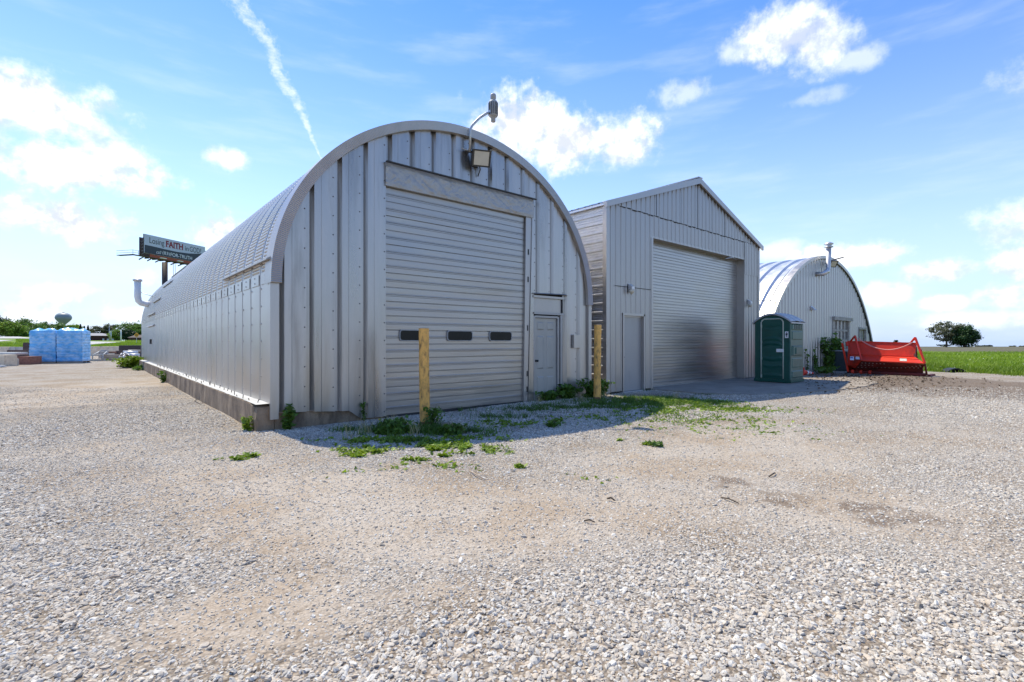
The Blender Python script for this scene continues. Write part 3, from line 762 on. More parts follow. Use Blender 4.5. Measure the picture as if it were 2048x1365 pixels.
# sectional door
def sectional(name, x0, x1, z0, z1, y, pitch, m, parent, sec=2):
    mb = MB(); P = []; k = 0; z = z0
    seq = []
    while z < z1 - .01:
        e = min(pitch, z1 - z); strong = (k % sec == 0)
        d = .024 if strong else .013; j_ = random.uniform(-.04, .04)
        seq += [(z, d), (z + .007, d), (z + .014, 0), (z + e * (.42 + j_), 0), (z + e * (.44 + j_), -.007), (z + e * (.48 + j_), -.007), (z + e * (.50 + j_), .007), (z + e * (.53 + j_), .007), (z + e * (.56 + j_), -.006), (z + e * (.60 + j_), -.006), (z + e * (.63 + j_), 0), (z + e - .007, 0)]
        z += pitch; k += 1
    seq = [q for q in seq if q[0] <= z1]; seq.append((z1, 0))
    xs = np.linspace(x0, x1, 26)
    G = np.zeros((len(xs), len(seq), 3))
    for i, x in enumerate(xs):
        for j, (zz, d) in enumerate(seq): G[i, j] = (x, y + d + .016 * (vnoise(x * 1.3, zz * 1.7, 3) - .5), zz)
    mb.grid(G)
    mb.box(x0, x1, y + .03, y + .05, z0, z1)
    return mb.build(name, m, parent)
GY = YF + .055
gd = sectional('garage_door', GX0 + .005, 7.80, .03, 4.42, GY, .272, 'door', hut)
for (ua, ub, va, vb) in ((799.5, 838, 662.2, 680.7), (894.7, 942.8, 664.4, 681.4), (978.8, 1021.3, 665.9, 682.2)):
    a = onY(ua, va, GY); c = onY(ub, vb, GY)
    if ua < 800: c.x = a.x + .47
    xm, zm, hw, hh = (a.x + c.x) / 2, 1.565, (c.x - a.x) / 2, .095
    ring = []
    for cx, cz, a0 in ((1, 1, 0), (-1, 1, 90), (-1, -1, 180), (1, -1, 270)):
        for da in (0, 30, 60, 90):
            an = math.radians(a0 + da); ring.append((xm + cx * (hw - .05) + .05 * math.cos(an), zm + cz * (hh - .05) + .05 * math.sin(an)))
    big = [(xm + (x - xm) * (1 + .016 / hw), zm + (z - zm) * (1 + .016 / hh)) for x, z in ring]
    mb = MB(); n = len(ring)
    for k in range(n):
        j = (k + 1) % n
        mb.face([(big[k][0], GY - .028, big[k][1]), (big[j][0], GY - .028, big[j][1]), (ring[j][0], GY - .028, ring[j][1]), (ring[k][0], GY - .028, ring[k][1])])
        mb.face([(big[k][0], GY + .01, big[k][1]), (big[j][0], GY + .01, big[j][1]), (big[j][0], GY - .028, big[j][1]), (big[k][0], GY - .028, big[k][1])])
        mb.face([(ring[k][0], GY - .028, ring[k][1]), (ring[j][0], GY - .028, ring[j][1]), (ring[j][0], GY - .016, ring[j][1]), (ring[k][0], GY - .016, ring[k][1])])
    fr = mb.build('window_frame', 'gasket', gd)
    mb = MB(); mb.face([(x, GY - .018, z) for x, z in ring]); mb.build('window_pane', 'glass', fr)
# leaning right-hand jamb with slots
mb = MB(); mb.hexa([(7.74, YF + .0, -.05), (7.86, YF + .0, -.05), (7.86, YF + .1, -.05), (7.74, YF + .1, -.05), (7.82, YF, 4.40), (8.0, YF, 4.40), (8.0, YF + .1, 4.40), (7.82, YF + .1, 4.40)])
jb = mb.build('door_jamb', 'trim', hut)
mb = MB(); mb.hexa([(7.87, YF - .02, -.08), (8.03, YF - .02, -.08), (8.03, YF + .02, -.08), (7.87, YF + .02, -.08), (8.0, YF - .02, 4.40), (8.06, YF - .02, 4.40), (8.06, YF + .02, 4.40), (8.0, YF + .02, 4.40)]); mb.build('jamb_cover', 'wall', hut)
for z in (.25, .62, 1.7, 2.85, 3.5):
    mb = MB(); mb.box(7.83 + z * .012, 7.86 + z * .014, YF - .006, YF + .002, z, z + .13); mb.build('latch_slot', 'black', jb)
mb = MB(); mb.box(GX0, 7.8, GY - .03, GY + .02, .0, .035); mb.build('bottom_seal', 'rubber', gd)
# six-panel personnel door
def six_panel(x0, x1, z0, z1, y, parent):
    mb = MB(); mb.box(x0, x1, y, y + .045, z0, z1)
    w = x1 - x0; pw = w * .29
    for px in (x0 + w * .14, x1 - w * .14 - pw):
        for (a, c) in ((.86, .955), (.40, .79), (.05, .31)):
            za, zc = z0 + (z1 - z0) * a, z0 + (z1 - z0) * c
            o = [(px, za), (px + pw, za), (px + pw, zc), (px, zc)]; t_ = .028
            i = [(px + t_, za + t_), (px + pw - t_, za + t_), (px + pw - t_, zc - t_), (px + t_, zc - t_)]
            for k in range(4):
                j = (k + 1) % 4
                mb.face([(o[k][0], y - .002, o[k][1]), (o[j][0], y - .002, o[j][1]), (i[j][0], y - .016, i[j][1]), (i[k][0], y - .016, i[k][1])])
            mb.face([(q[0], y - .016, q[1]) for q in i])
    return mb.build('entry_door', 'pdoor', parent, bevel=0)
ed = six_panel(8.09, 8.86, -.04, 2.01, YF + .03, hut); ed['label'] = 'pale six panel entry door'
mb = MB(); mb.lathe((8.15, YF + .03, .98), [(.03, 0), (.03, .012), (.013, .016), (.013, .05), (.027, .055), (.027, .085), (.01, .095)], 12, (0, -1, 0)); mb.build('door_knob', 'black', ed)
mb = MB(); mb.box(8.04, 8.09, YF - .02, YF + .10, -.1, 2.06); mb.box(8.87, 8.93, YF - .01, YF + .10, -.1, 2.06); mb.box(8.955, 9.03, YF - .03, YF + .08, -.1, 2.10); mb.box(8.09, 8.87, YF - .02, YF + .09, 2.02, 2.07); mb.box(8.04, 9.06, YF - .045, YF + .05, 2.10, 2.15)
mb.build('door_frame', 'pdoor2', hut)
mb = MB(); mb.box(8.04, 9.04, YF + .02, YF + .05, 2.15, 2.50); mb.box(8.02, 9.08, YF - .04, YF + .05, 2.50, 2.555); mb.prism([(8.0, YF - .09, 2.585), (8.0, YF + .02, 2.62), (8.0, YF + .02, 2.57)], (1.16, 0, .03)); mb.build('transom_panel', 'gwall', hut)
mb = MB(); mb.box(8.93, 8.955, YF + .01, YF + .09, -.1, 2.06); mb.box(9.035, 9.06, YF - .01, YF + .06, -.1, 2.5); mb.box(8.09, 8.87, YF + .022, YF + .06, 2.012, 2.022); mb.build('door_gap', 'dark', hut)
mb = MB(); mb.box(9.40, 9.72, YF - .075, YF - .004, 1.28, 1.62); mb.build('wall_box', 'wall', hut, bevel=.006)
mb = MB(); mb.box(9.06, 9.62, YF - .014, YF - .004, -.15, .42); mb.box(9.63, 10.02, YF - .018, YF - .006, -.15, .44); mb.build('kick_plate', 'trim', hut)
# footing, chipped
def footing():
    mb = MB()
    def rough(x0, x1, y0, y1, z0, z1, nx, ny, nz):
        bm = bmesh.new()
        def f(fn, na, nb):
            P = np.zeros((na + 1, nb + 1, 3))
            for i in range(na + 1):
                for j in range(nb + 1):
                    q = np.array(fn(i / na, j / nb)); 
                    n_ = .022 * (fbm(q[0] * 2.5 + q[2] * 3, q[1] * 2.5 + q[2] * 2, 31, 4) - .5)
                    ch = max(0, 1 - math.hypot(q[0] - x0, q[1] - y0) / .45) * max(0, 1 - abs(q[2] - z1) / .2)
                    q = q + np.array([n_ + .10 * ch * (fbm(q[1] * 6, q[2] * 6, 5) - .1), n_ + .10 * ch * (fbm(q[0] * 6, q[2] * 6, 5) - .1), n_ * .6 - .10 * ch * fbm(q[0] * 7, q[1] * 7, 6)])
                    P[i, j] = q
            mb.grid(P)
        f(lambda a, c: (x0, y0 + (y1 - y0) * a, z0 + (z1 - z0) * c), ny, nz)
        f(lambda a, c: (x0 + (x1 - x0) * a, y0, z0 + (z1 - z0) * c), nx, nz)
        f(lambda a, c: (x1, y0 + (y1 - y0) * a, z0 + (z1 - z0) * c), ny, nz)
        f(lambda a, c: (x0 + (x1 - x0) * a, y0 + (y1 - y0) * c, z1), nx, ny)
        bm.free()
    rough(2.02, 2.30, 8.70, YB + .2, -.3, .415, 4, 300, 6)
    rough(2.31, 4.22, 8.70, 8.95, -.3, .36, 30, 4, 6)
    rough(10.02, 10.32, 8.70, YB + .2, -.3, .40, 4, 60, 4)
    o = mb.build('footing', 'concrete', hut)
    mb2 = MB(); P = np.zeros((200, 5, 3))
    for i in range(200):
        for j in range(5):
            y = 8.74 + (YB - 8.74) * (i / 199) ** 1.6; x = 2.035 + .25 * j / 4 + (.018 * (fbm(y * 6, j, 4) - .5) if j == 0 else 0)
            P[i, j] = (x, y, .428 + .016 * (fbm(x * 9, y * 5, 12) - .5))
    mb2.grid(P); mb2.build('ledge', 'ledge', o)
    for k in range(40):
        mb3 = MB(); y = 8.95 + k * .42 + random.uniform(-.1, .1); x = 2.10 + random.uniform(-.04, .08); h_ = random.uniform(.03, .09)
        mb3.tube([(x, y, .42), (x + random.uniform(-.02, .02), y + random.uniform(-.03, .03), .43 + h_)], .007, 5)
        mb3.build('anchor_bolt', 'brown', o)
footing()
# vent stack at the far end
mb = MB(); mb.tube([(2.75, 33.0, 3.45), (2.3, 33.0, 3.45), (2.08, 33.0, 3.50), (1.97, 33.0, 3.62), (1.93, 33.0, 3.85), (1.93, 33.0, 4.66)], .155, 14); v_ = mb.build('vent_stack', 'white', hut)
mb = MB(); mb.lathe((1.93, 33.0, 4.64), [(.155, 0), (.21, .02), (.22, .08), (.21, .11), (.10, .16)], 16); mb.build('vent_cap', 'galv', v_)
mb = MB(); mb.tube([(2.0, 33, 4.1), (3.0, 33.0, 3.72)], .02, 6); mb.build('stay_rod', 'galv', v_)
# ---- fixtures on the front of the hut
def flood(name, label, c, size, yaw, pitch):
    r = thing(name, label, 'floodlight', c)
    R_ = Matrix.Rotation(yaw, 3, 'Z') @ Matrix.Rotation(pitch, 3, 'X')
    c = Vector(c)
    def T(x, y, z): return c + R_ @ Vector((x * size, y * size, z * size))
    mb = MB()
    mb.hexa([T(-.48, .30, -.30), T(.48, .30, -.30), T(.42, .42, -.2), T(-.42, .42, -.2), T(-.48, .30, .30), T(.48, .30, .30), T(.42, .42, .25), T(-.42, .42, .25)])
    mb.hexa([T(-.50, -.05, -.42), T(.50, -.05, -.42), T(.48, .30, -.36), T(-.48, .30, -.36), T(-.50, -.05, .42), T(.50, -.05, .42), T(.48, .30, .36), T(-.48, .30, .36)])
    for a in ((-.5, -.43, .5, -.37), (-.5, .37, .5, .43), (-.5, -.37, -.42, .37), (.42, -.37, .5, .37)):
        mb.hexa([T(a[0], -.10, a[1]), T(a[2], -.10, a[1]), T(a[2], -.052, a[1]), T(a[0], -.052, a[1]), T(a[0], -.10, a[3]), T(a[2], -.10, a[3]), T(a[2], -.052, a[3]), T(a[0], -.052, a[3])])
    h_ = mb.build('housing', 'lampmetal', r)
    mb = MB(); mb.hexa([T(-.40, -.075, -.35), T(.40, -.075, -.35), T(.40, -.056, -.35), T(-.40, -.056, -.35), T(-.40, -.075, .35), T(.40, -.075, .35), T(.40, -.056, .35), T(-.40, -.056, .35)]); mb.build('lens', 'lens', r)
    return r, T
fl, T = flood('floodlight', 'bronze floodlight with square lens high on the near arched hut', (6.30, YF - .26, 5.33), .40, -.42, .42)
mb = MB(); mb.tube([T(0, .35, -.1), (6.30, YF - .06, 5.28), (6.30, YF + .02, 5.28)], .03, 8); mb.tube([T(0, .3, -.35), T(.05, .25, -.6), (6.38, YF - .03, 5.02)], .012, 6); mb.box(6.22, 6.38, YF - .03, YF - .004, 5.2, 5.36); mb.build('arm', 'lampmetal', fl)
ms = thing('roof_sensor', 'grey cylinder sensor on a bent pipe above the near hut gable', 'sensor', (6.12, YF - .13, 5.50))
mb = MB(); mb.tube([(6.10, YF - .13, 5.45), (6.10, YF - .14, 5.92), (6.14, YF - .16, 6.02), (6.30, YF - .20, 6.21), (6.46, YF - .24, 6.34), (6.55, YF - .25, 6.37)], .028, 10); mb.build('mast', 'steel', ms)
mb = MB(); mb.lathe((6.63, YF - .25, 6.20), [(.045, 0), (.05, .015), (.05, .10), (.085, .11), (.098, .13), (.098, .42), (.088, .44), (.05, .45), (.05, .49), (.062, .50), (.062, .58), (.05, .60)], 16); hd = mb.build('sensor_head', 'grey', ms)
mb = MB()
for k in range(14):
    a = k * 2 * math.pi / 14; mb.obox((6.63 + .1 * math.cos(a), YF - .25 + .1 * math.sin(a), 6.47), (.006 * math.cos(a), .006 * math.sin(a), 0), (-.008 * math.sin(a), .008 * math.cos(a), 0), (0, 0, .13))
mb.build('fins', 'lampmetal', hd)
mb = MB(); mb.box(6.05, 6.15, YF - .12, YF - .02, 5.78, 5.83); mb.build('clamp', 'steel', ms)
mb = MB(); mb.box(6.02, 6.18, YF - .12, YF - .02, 5.48, 5.52); mb.tube([(5.9, YF - .10, 5.50), (6.22, YF - .10, 5.46)], .012, 6); mb.build('clamp', 'steel', ms)
mb = MB(); mb.box(6.52, 6.58, YF - .29, YF - .21, 6.32, 6.42); mb.build('clamp', 'steel', ms)

# ------------------------------------------------------------------ the middle gabled shed
GS0, GS1, GYF, GYB, GE, GR = 10.66, 20.17, 8.50, 24.0, 5.20, 6.82
GM = (GS0 + GS1) / 2
OX0, OX1, OZ = 12.83, 18.91, 4.55
SX0, SX1, SZ = 11.34, 12.40, 2.22
gs = thing('gabled_metal_shed', 'silver gabled metal shed with a large plain overhead door between the two arched huts', 'shed', (GM, GYF, 0))
rk = lambda x: GE + (GR - GE) * (1 - abs(x - GM) / (GM - GS0))
rib = [(0, 0), (.06, -.020), (.16, -.020), (.22, 0), (.45, 0), (.48, -.004), (.52, -.004), (.55, 0)]
mb = MB(); ribbed(mb, GS0, GS1, rib, lambda x: .05, lambda x: min(GE + .08, rk(x)), holes=[(OX0, OX1, -1, OZ), (SX0, SX1, -1, SZ)], per=.235, ph=GS0 + .15, y0=GYF)
fw = mb.build('front_wall', 'gwall', gs)
mb = MB()
xs = [GS0 + .5, 13.02, 14.43, 15.42, 16.37, 17.32, 18.90]
for k in range(len(xs) - 1):
    d = -.014 - .006 * (k % 2)
    ribbed(mb, xs[k] + .012, xs[k + 1] - .008, rib, lambda x: GE + .03, lambda x: rk(x) - .02, per=.235, ph=GS0 + .15, y0=GYF + d)
ribbed(mb, 18.91, GS1 - .1, rib, lambda x: 4.0, lambda x: rk(x) - .03, per=.235, ph=GS0 + .15, y0=GYF - .016, step_top=True)
mb.build('gable_panels', 'gwall', gs)
mb = MB(); mb.face([(GS0 + .05, GYF + .04, 4.6), (GS1 - .05, GYF + .04, 4.6), (GS1 - .05, GYF + .04, GE), (GM, GYF + .04, GR - .05), (GS0 + .05, GYF + .04, GE)]); mb.build('gable_backing', 'dark', gs)  # near-black sheet: shade in the gaps under the rake, put in as colour
mb = MB()
for x in (13.02, 14.43, 15.42, 16.37, 17.32): mb.box(x - .012, x + .012, GYF - .012, GYF - .002, GE + .04, rk(x) - .1)
for k in range(30):
    xa = GS0 + .6 + k * .275; mb.box(xa, xa + .22, GYF - .022, GYF - .002, GE + .012 + .012 * math.sin(k * 2.3), GE + .032 + .012 * math.sin(k * 2.3))
mb.build('panel_joints', 'dark', fw)
mb = MB(); mb.box(11.0, OX0 - .05, GYF - .024, GYF - .021, 2.98, 2.995); mb.build('lap_joint', 'dark', fw)
# side wall of horizontal ribbed sheets (facing the near hut) and the far side
def side(x, sgn, y0, y1, name):
    seq = []; z = .0
    k = 0
    while z < GE:
        seq += [(z, 0), (z + .012, .035), (z + .055, .035), (z + .075, 0), (z + .115, 0), (z + .122, .008), (z + .135, .008), (z + .142, 0), (z + .185, 0), (z + .192, .008), (z + .205, .008), (z + .212, 0)]
        z += .245; k += 1
    seq = [q for q in seq if q[0] <= GE] + [(GE, 0)]
    ys = np.linspace(y0, y1, 30); P = np.zeros((30, len(seq), 3))
    for i, y in enumerate(ys):
        for j, (z, o) in enumerate(seq): P[i, j] = (x + sgn * (o + .006 * (fbm(y * .5, z * .6, 17, 2) - .5)), y, z)
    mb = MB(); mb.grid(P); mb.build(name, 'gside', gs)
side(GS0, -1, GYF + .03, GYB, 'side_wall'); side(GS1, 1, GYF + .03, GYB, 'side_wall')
mb = MB(); mb.face([(GS0, GYB, 0), (GS1, GYB, 0), (GS1, GYB, GE), (GM, GYB, GR), (GS0, GYB, GE)]); mb.build('back_wall', 'gwall', gs)
for x0, x1 in ((GS0 - .045, GS0 + .10), (GS1 - .09, GS1 + .035)):
    mb = MB(); mb.box(x0, x1, GYF - .03, GYF + .10, .03, GE - .02); mb.build('corner_trim', 'trim', gs)
# roof with ribs running down the slope
def roof():
    for sg in (-1, 1):
        xe = GM + sg * (GM - GS0 + .10); ze = GE - .03
        mb = MB()
        ys = []; k = 0
        y = GYF - .10
        while y < GYB + .1:
            ys += [(y, 0), (y + .02, .028), (y + .05, .028), (y + .07, 0)]; y += .25
        P = np.zeros((len(ys), 2, 3))
        for i, (y, o) in enumerate(ys):
            P[i, 0] = (GM, y, GR + .04 + o); P[i, 1] = (xe, y, ze + .04 + o)
        mb.grid(P)
        mb.hexa([(GM, GYF - .1, GR - .02), (xe, GYF - .1, ze - .03), (xe, GYB + .1, ze - .03), (GM, GYB + .1, GR - .02), (GM, GYF - .1, GR + .03), (xe, GYF - .1, ze + .03), (xe, GYB + .1, ze + .03), (GM, GYB + .1, GR + .03)])
        for yy in np.arange(GYF + .15, GYB, .5):
            for t_ in (.08, .3, .55, .8, .97):
                mb.dome((GM + (xe - GM) * t_, yy, GR + .06 + (ze - GR) * t_), (0, 0, 1), .022)
        mb.build('roof', 'roof2', gs)
        mb = MB(); a = Vector((GM, GYF - .135, GR + .065)); c = Vector((xe + sg * .05, GYF - .135, ze + .045))
        mb.hexa([a + V3(0, 0, -.19), c + V3(0, 0, -.16), c + V3(0, .06, -.16), a + V3(0, .06, -.19), a, c, c + V3(0, .16, 0), a + V3(0, .16, 0)])
        mb.build('rake_trim', 'trim', gs)
roof()
mb = MB(); mb.box(GM - .12, GM + .12, GYF - .14, GYB + .1, GR + .05, GR + .085); mb.build('ridge_cap', 'trim', gs)
# opening: reveals, door
RY = GYF + .28
mb = MB(); mb.box(OX0 - .10, OX0, GYF - .03, RY + .05, -.05, OZ); mb.box(OX1, OX1 + .08, GYF - .012, RY + .05, -.05, OZ); mb.box(OX0 - .10, OX1 + .08, GYF - .012, RY + .05, OZ, OZ + .06); mb.build('door_reveal', 'trim', gs)
od = sectional('overhead_door', OX0, OX1, .07, OZ, RY, .19, 'gdoor', gs, sec=3)
mb = MB(); mb.box(OX0, OX1, RY - .03, RY + .03, .025, .07); mb.build('bottom_seal', 'grey', od)
mb = MB(); mb.bar((OX0 + .02, RY - .04, .10), (OX1 - .3, RY - .05, .09), .03, .05); mb.build('bottom_rail', 'trim', od)
mb = MB(); mb.tube([(17.45, GYF + .02, OZ - .12), (17.9, GYF - .02, OZ - .02), (18.5, GYF + .1, OZ - .03)], .02, 6); mb.build('door_bracket', 'steel', gs)
mb = MB(); mb.box(SX0, SX0 + .06, GYF - .04, GYF + .06, .02, SZ + .02); mb.box(SX1 - .05, SX1, GYF - .03, GYF + .12, .02, SZ + .02); mb.box(SX0, SX1, GYF - .03, GYF + .12, SZ - .04, SZ + .03); mb.box(SX0 + .06, SX1 - .05, GYF + .04, GYF + .12, SZ - .08, SZ - .04); mb.build('door_frame', 'trim', gs)
mb = MB(); mb.box(SX0 + .06, SX1 - .05, GYF + .07, GYF + .11, .03, SZ - .08); sd = mb.build('side_door', 'pdoor2', gs)
mb = MB(); mb.lathe((SX0 + .13, GYF + .07, 1.0), [(.025, 0), (.025, .012), (.012, .014), (.012, .03), (.022, .034), (.018, .06)], 10, (0, -1, 0)); mb.build('door_knob', 'lampmetal', sd)
mb = MB(); mb.box(SX0 - .04, SX1 + .05, GYF - .02, GYF + .3, -.1, .02); mb.build('sill', 'blockg', gs)
def walllamp(label, u, v):
    p = onY(u, v, GYF - .08); r = thing('wall_lamp', label, 'wall lamp', p, 'wall lamps beside the overhead door')
    x, y, z = p
    mb = MB(); mb.box(x - .06, x + .06, GYF - .035, GYF - .018, z - .02, z + .15); mb.prism([(x - .07, GYF - .035, z + .14), (x - .07, GYF - .16, z + .06), (x - .07, GYF - .16, z - .02), (x - .07, GYF - .035, z - .02)], (.14, 0, 0)); mb.build('housing', 'galv', r, bevel=.008)
    mb = MB(); mb.lathe((x, GYF - .10, z - .02), [(.075, 0), (.08, -.05), (.06, -.10), (.02, -.125)], 12); mb.build('glass_shade', 'lens', r)
    return r
walllamp('small jar lamp on the gabled shed wall above its side door', 1262, 578)
walllamp('small jar lamp on the narrow gabled shed wall above the green portable toilet', 1499, 607)

# ------------------------------------------------------------------ the far arched hut
XC3, ZC3, R3, Y3, Y3B = 28.24, -3.28, 8.945, 8.50, 26.0
def a3(x): 
    d = R3 ** 2 - (x - XC3) ** 2
    return -9. if d <= 0 else ZC3 + math.sqrt(d)
h3 = thing('far_arched_hut', 'farther wide arched hut with white streaked roof and ribbed wall behind the red hopper', 'shed', (XC3, Y3, 0))
def shell3():
    xl = 20.32; xr = XC3 + math.sqrt(R3 ** 2 - ZC3 ** 2) + .05
    a0 = math.acos((xl - XC3) / R3); a1 = math.acos(min(1, (xr - XC3) / R3)); a = np.linspace(a0, a1, 70)
    ys = []; y = Y3 + .02
    while y < Y3B:
        ys += [(y, 0), (y + .26, 0), (y + .33, -.08), (y + .58, -.08), (y + .66, 0)]; y += .68
    P = np.zeros((len(ys), len(a), 3))
    for i, (y, o) in enumerate(ys): P[i] = np.stack([XC3 + (R3 + o) * np.cos(a), np.full_like(a, y), ZC3 + (R3 + o) * np.sin(a)], -1)
    mb = MB(); mb.grid(P); mb.build('roof_shell', 'roof2', h3)
    P = []
    for t_ in np.linspace(a0, a1, 70):
        c_, s__ = math.cos(t_), math.sin(t_)
        P.append([(XC3 + (R3 + .02) * c_, Y3 + .2, ZC3 + (R3 + .02) * s__), (XC3 + (R3 + .03) * c_, Y3 - .09, ZC3 + (R3 + .03) * s__), (XC3 + (R3 - .11) * c_, Y3 - .09, ZC3 + (R3 - .11) * s__), (XC3 + (R3 - .11) * c_, Y3 - .04, ZC3 + (R3 - .11) * s__)])
    mb = MB(); mb.grid(np.array(P)); mb.build('arch_flashing', 'trim', h3)
    return xl, xr
xl3, xr3 = shell3()
W3 = (onY(1665, 641, Y3).x, onY(1698.5, 641, Y3).x, .95, 2.56)
D3 = (onY(1717, 660, Y3).x, onY(1731, 660, Y3).x, -.3, 2.13)
mb = MB(); ribbed(mb, xl3, xr3 - .05, [(0, 0), (.12, .075), (.38, .075), (.5, 0)], lambda x: -.2, lambda x: a3(x) - .04, holes=[W3, D3], per=.345, ph=xl3, y0=Y3, step_top=True); mb.build('front_wall', 'wall3', h3)
mb = MB()
A = [(x, Y3 + .35, a3(x) - .05) for x in np.linspace(xl3, xr3 - .1, 60)]
for a, c in zip(A[:-1], A[1:]): mb.face([(a[0], a[1], -.3), (c[0], c[1], -.3), c, a])
mb.build('dark_backing', 'dark', h3); mb = MB()  # near-black sheet painting the dark inside seen through gaps and openings
A = [(x, Y3B - .1, a3(x) - .05) for x in np.linspace(xl3, xr3 - .1, 60)]
for a, c in zip(A[:-1], A[1:]): mb.face([(a[0], a[1], -.3), (c[0], c[1], -.3), c, a])
mb.build('back_wall', 'dark', h3)
# timber window with broken panes
x0, x1, z0, z1 = W3
mb = MB(); mb.box(x0 - .02, x0 + .22, Y3 - .03, Y3 + .2, z0, z1); mb.box(x1 - .2, x1, Y3 - .03, Y3 + .2, z0, z1); mb.box(x0 - .06, x1 + .25, Y3 - .12, Y3 + .2, z1 - .02, z1 + .16); mb.box(x0, x1, Y3 - .05, Y3 + .2, z0 - .06, z0 + .06)
wf = mb.build('window_frame', 'wood2', h3)
mb = MB()
for k in range(1, 4): xx = x0 + .2 + (x1 - x0 - .4) * k / 4; mb.box(xx - .045, xx + .045, Y3 + .02, Y3 + .10, z0, z1 - .02)
for k in (1, 2): zz = z0 + (z1 - z0) * k / 3; mb.box(x0 + .2, x1 - .2, Y3 + .025, Y3 + .095, zz - .05, zz + .05)
mb.build('sash_bars', 'wood2', wf)
mb = MB(); mb.box(x0 + .2, x1 - .2, Y3 + .06, Y3 + .07, z0, z1)
mb.build('window_panes', mat('dusty_pane', (.16, .15, .145), .25, 0, .5, 1.2), wf)
mb = MB(); mb.box(x0 + .1, x1 - .1, Y3 - .02, Y3 + .05, -.2, .86); mb.build('boarded_panel', 'wall3', h3)
x0, x1, z0, z1 = D3
mb = MB(); mb.box(x0, x1, Y3 - .05, Y3 + .2, z1, z1 + .12); mb.box(x0 - .05, x0, Y3 - .03, Y3 + .1, -.2, z1); mb.box(x1, x1 + .06, Y3 - .03, Y3 + .1, -.2, z1); mb.build('doorway_frame', 'wood2', h3)
mb = MB()
for k in range(4): xx = x0 + .6 + k * .19; mb.box(xx, xx + .15, Y3 + .1 + .02 * (k % 2), Y3 + .15, -.2, z1)
mb.build('plank_door', 'wood2', h3)
mb = MB(); mb.box(x0, x0 + .6, Y3 + .2, Y3 + .22, -.2, z1); mb.build('dark_opening', 'dark', h3)
# stack, lamp, aerial rod, small hood, conduit
p0 = onY(1642, 548.5, Y3 - .15); p1 = onY(1656.5, 540, Y3 - .35); p2 = onY(1657.5, 494, Y3 - .35)
mb = MB(); mb.tube([(p0.x - .1, Y3 + .05, p0.z), (p0.x, Y3 - .25, p0.z), (p1.x - .35, Y3 - .35, p0.z + .08), (p1.x - .1, Y3 - .35, p0.z + .13), (p1.x, Y3 - .35, p0.z + .3), (p2.x, Y3 - .35, p2.z)], .11, 12); vs3 = mb.build('vent_stack', 'galv', h3)
mb = MB(); mb.lathe((p2.x, Y3 - .35, p2.z - .05), [(.11, 0), (.19, .02), (.19, .06), (.12, .07), (.12, .14), (.20, .16), (.20, .2), (.06, .28)], 14); mb.build('vent_cap', 'galv', vs3)
q0 = onY(1664, 521, Y3 - .15); q1 = onY(1687, 515, Y3 - .5)
mb = MB(); mb.tube([q0, q1], .03, 6); mb.build('aerial_rod', 'brown', h3)
q = onY(1627, 619, Y3 - .1); mb = MB(); mb.prism([(q.x - .12, Y3 - .01, q.z + .16), (q.x - .12, Y3 - .2, q.z - .04), (q.x - .12, Y3 - .01, q.z - .04)], (.24, 0, 0)); mb.build('vent_hood', 'galv', h3)
ca = onY(1516, 600.5, 9.6); cb = onY(1550, 603, Y3 - .06); cc = onY(1553, 640, Y3 - .06)
mb = MB(); mb.tube([(20.2, 9.4, cb.z + .05), (cb.x, Y3 - .06, cb.z), (cb.x + .06, Y3 - .06, cb.z - .05), (cc.x, Y3 - .06, cc.z - .6)], .022, 6); mb.build('conduit', 'steel', h3)
c3 = onY(1666.5, 528, Y3 - .3)
f3, T = flood('floodlight', 'floodlight under the arch edge of the far hut beside its vent stack', c3, .40, -.5, .55)
mb = MB(); mb.tube([T(0, .35, 0), (c3.x, Y3 + .02, c3.z + .05)], .03, 6); mb.build('arm', 'lampmetal', f3)
# ------------------------------------------------------------------ yellow guard posts
def bollard(label, u, v, top, lean, r):
    p = gnd(u, v); D = p.x * FW[0] + p.y * FW[1]; z = EYE + (HOR - top) / FOC * D
    o = thing('guard_post', label, 'bollard', p, 'yellow guard posts in front of the hut')
    mb = MB(); n = 14; P = []
    for k in range(n):
        t_ = k / (n - 1); P.append((p.x + lean[0] * t_ + .006 * (vnoise(t_ * 5, 1, 2) - .5), p.y + lean[1] * t_, p.z - .2 + (z - p.z + .2) * t_))
    mb.tube(P, [r * (1 + .05 * (vnoise(k * .9, 3, int(u)) - .5)) for k in range(n)], 20, False); mb.build('post', 'yellow', o)
    mb = MB(); mb.lathe(P[-1], [(r * 1.0, -.004), (r * .97, .006), (r * .5, .008)], 20); mb.build('post_top', 'wood2', o)
    mb = MB(); mb.lathe((p.x, p.y, p.z), [(r * 1.03, -.1), (r * 1.03, .05 + .02), (r * 1.005, .11)], 20); mb.build('rusted_foot', 'rock' if False else mat('rust', (.20, .10, .05), .9, 0, .5, 12, dirt=(.55, .33, .11), damt=.5, dscale=14), o)
    return o
bollard('yellow guard post in front of the near hut garage door', 850, 853, 657, (-.03, -.01), .087)
bollard('yellow guard post at the gap between near hut and gabled shed', 1194, 803, 650, (.03, 0), .087)

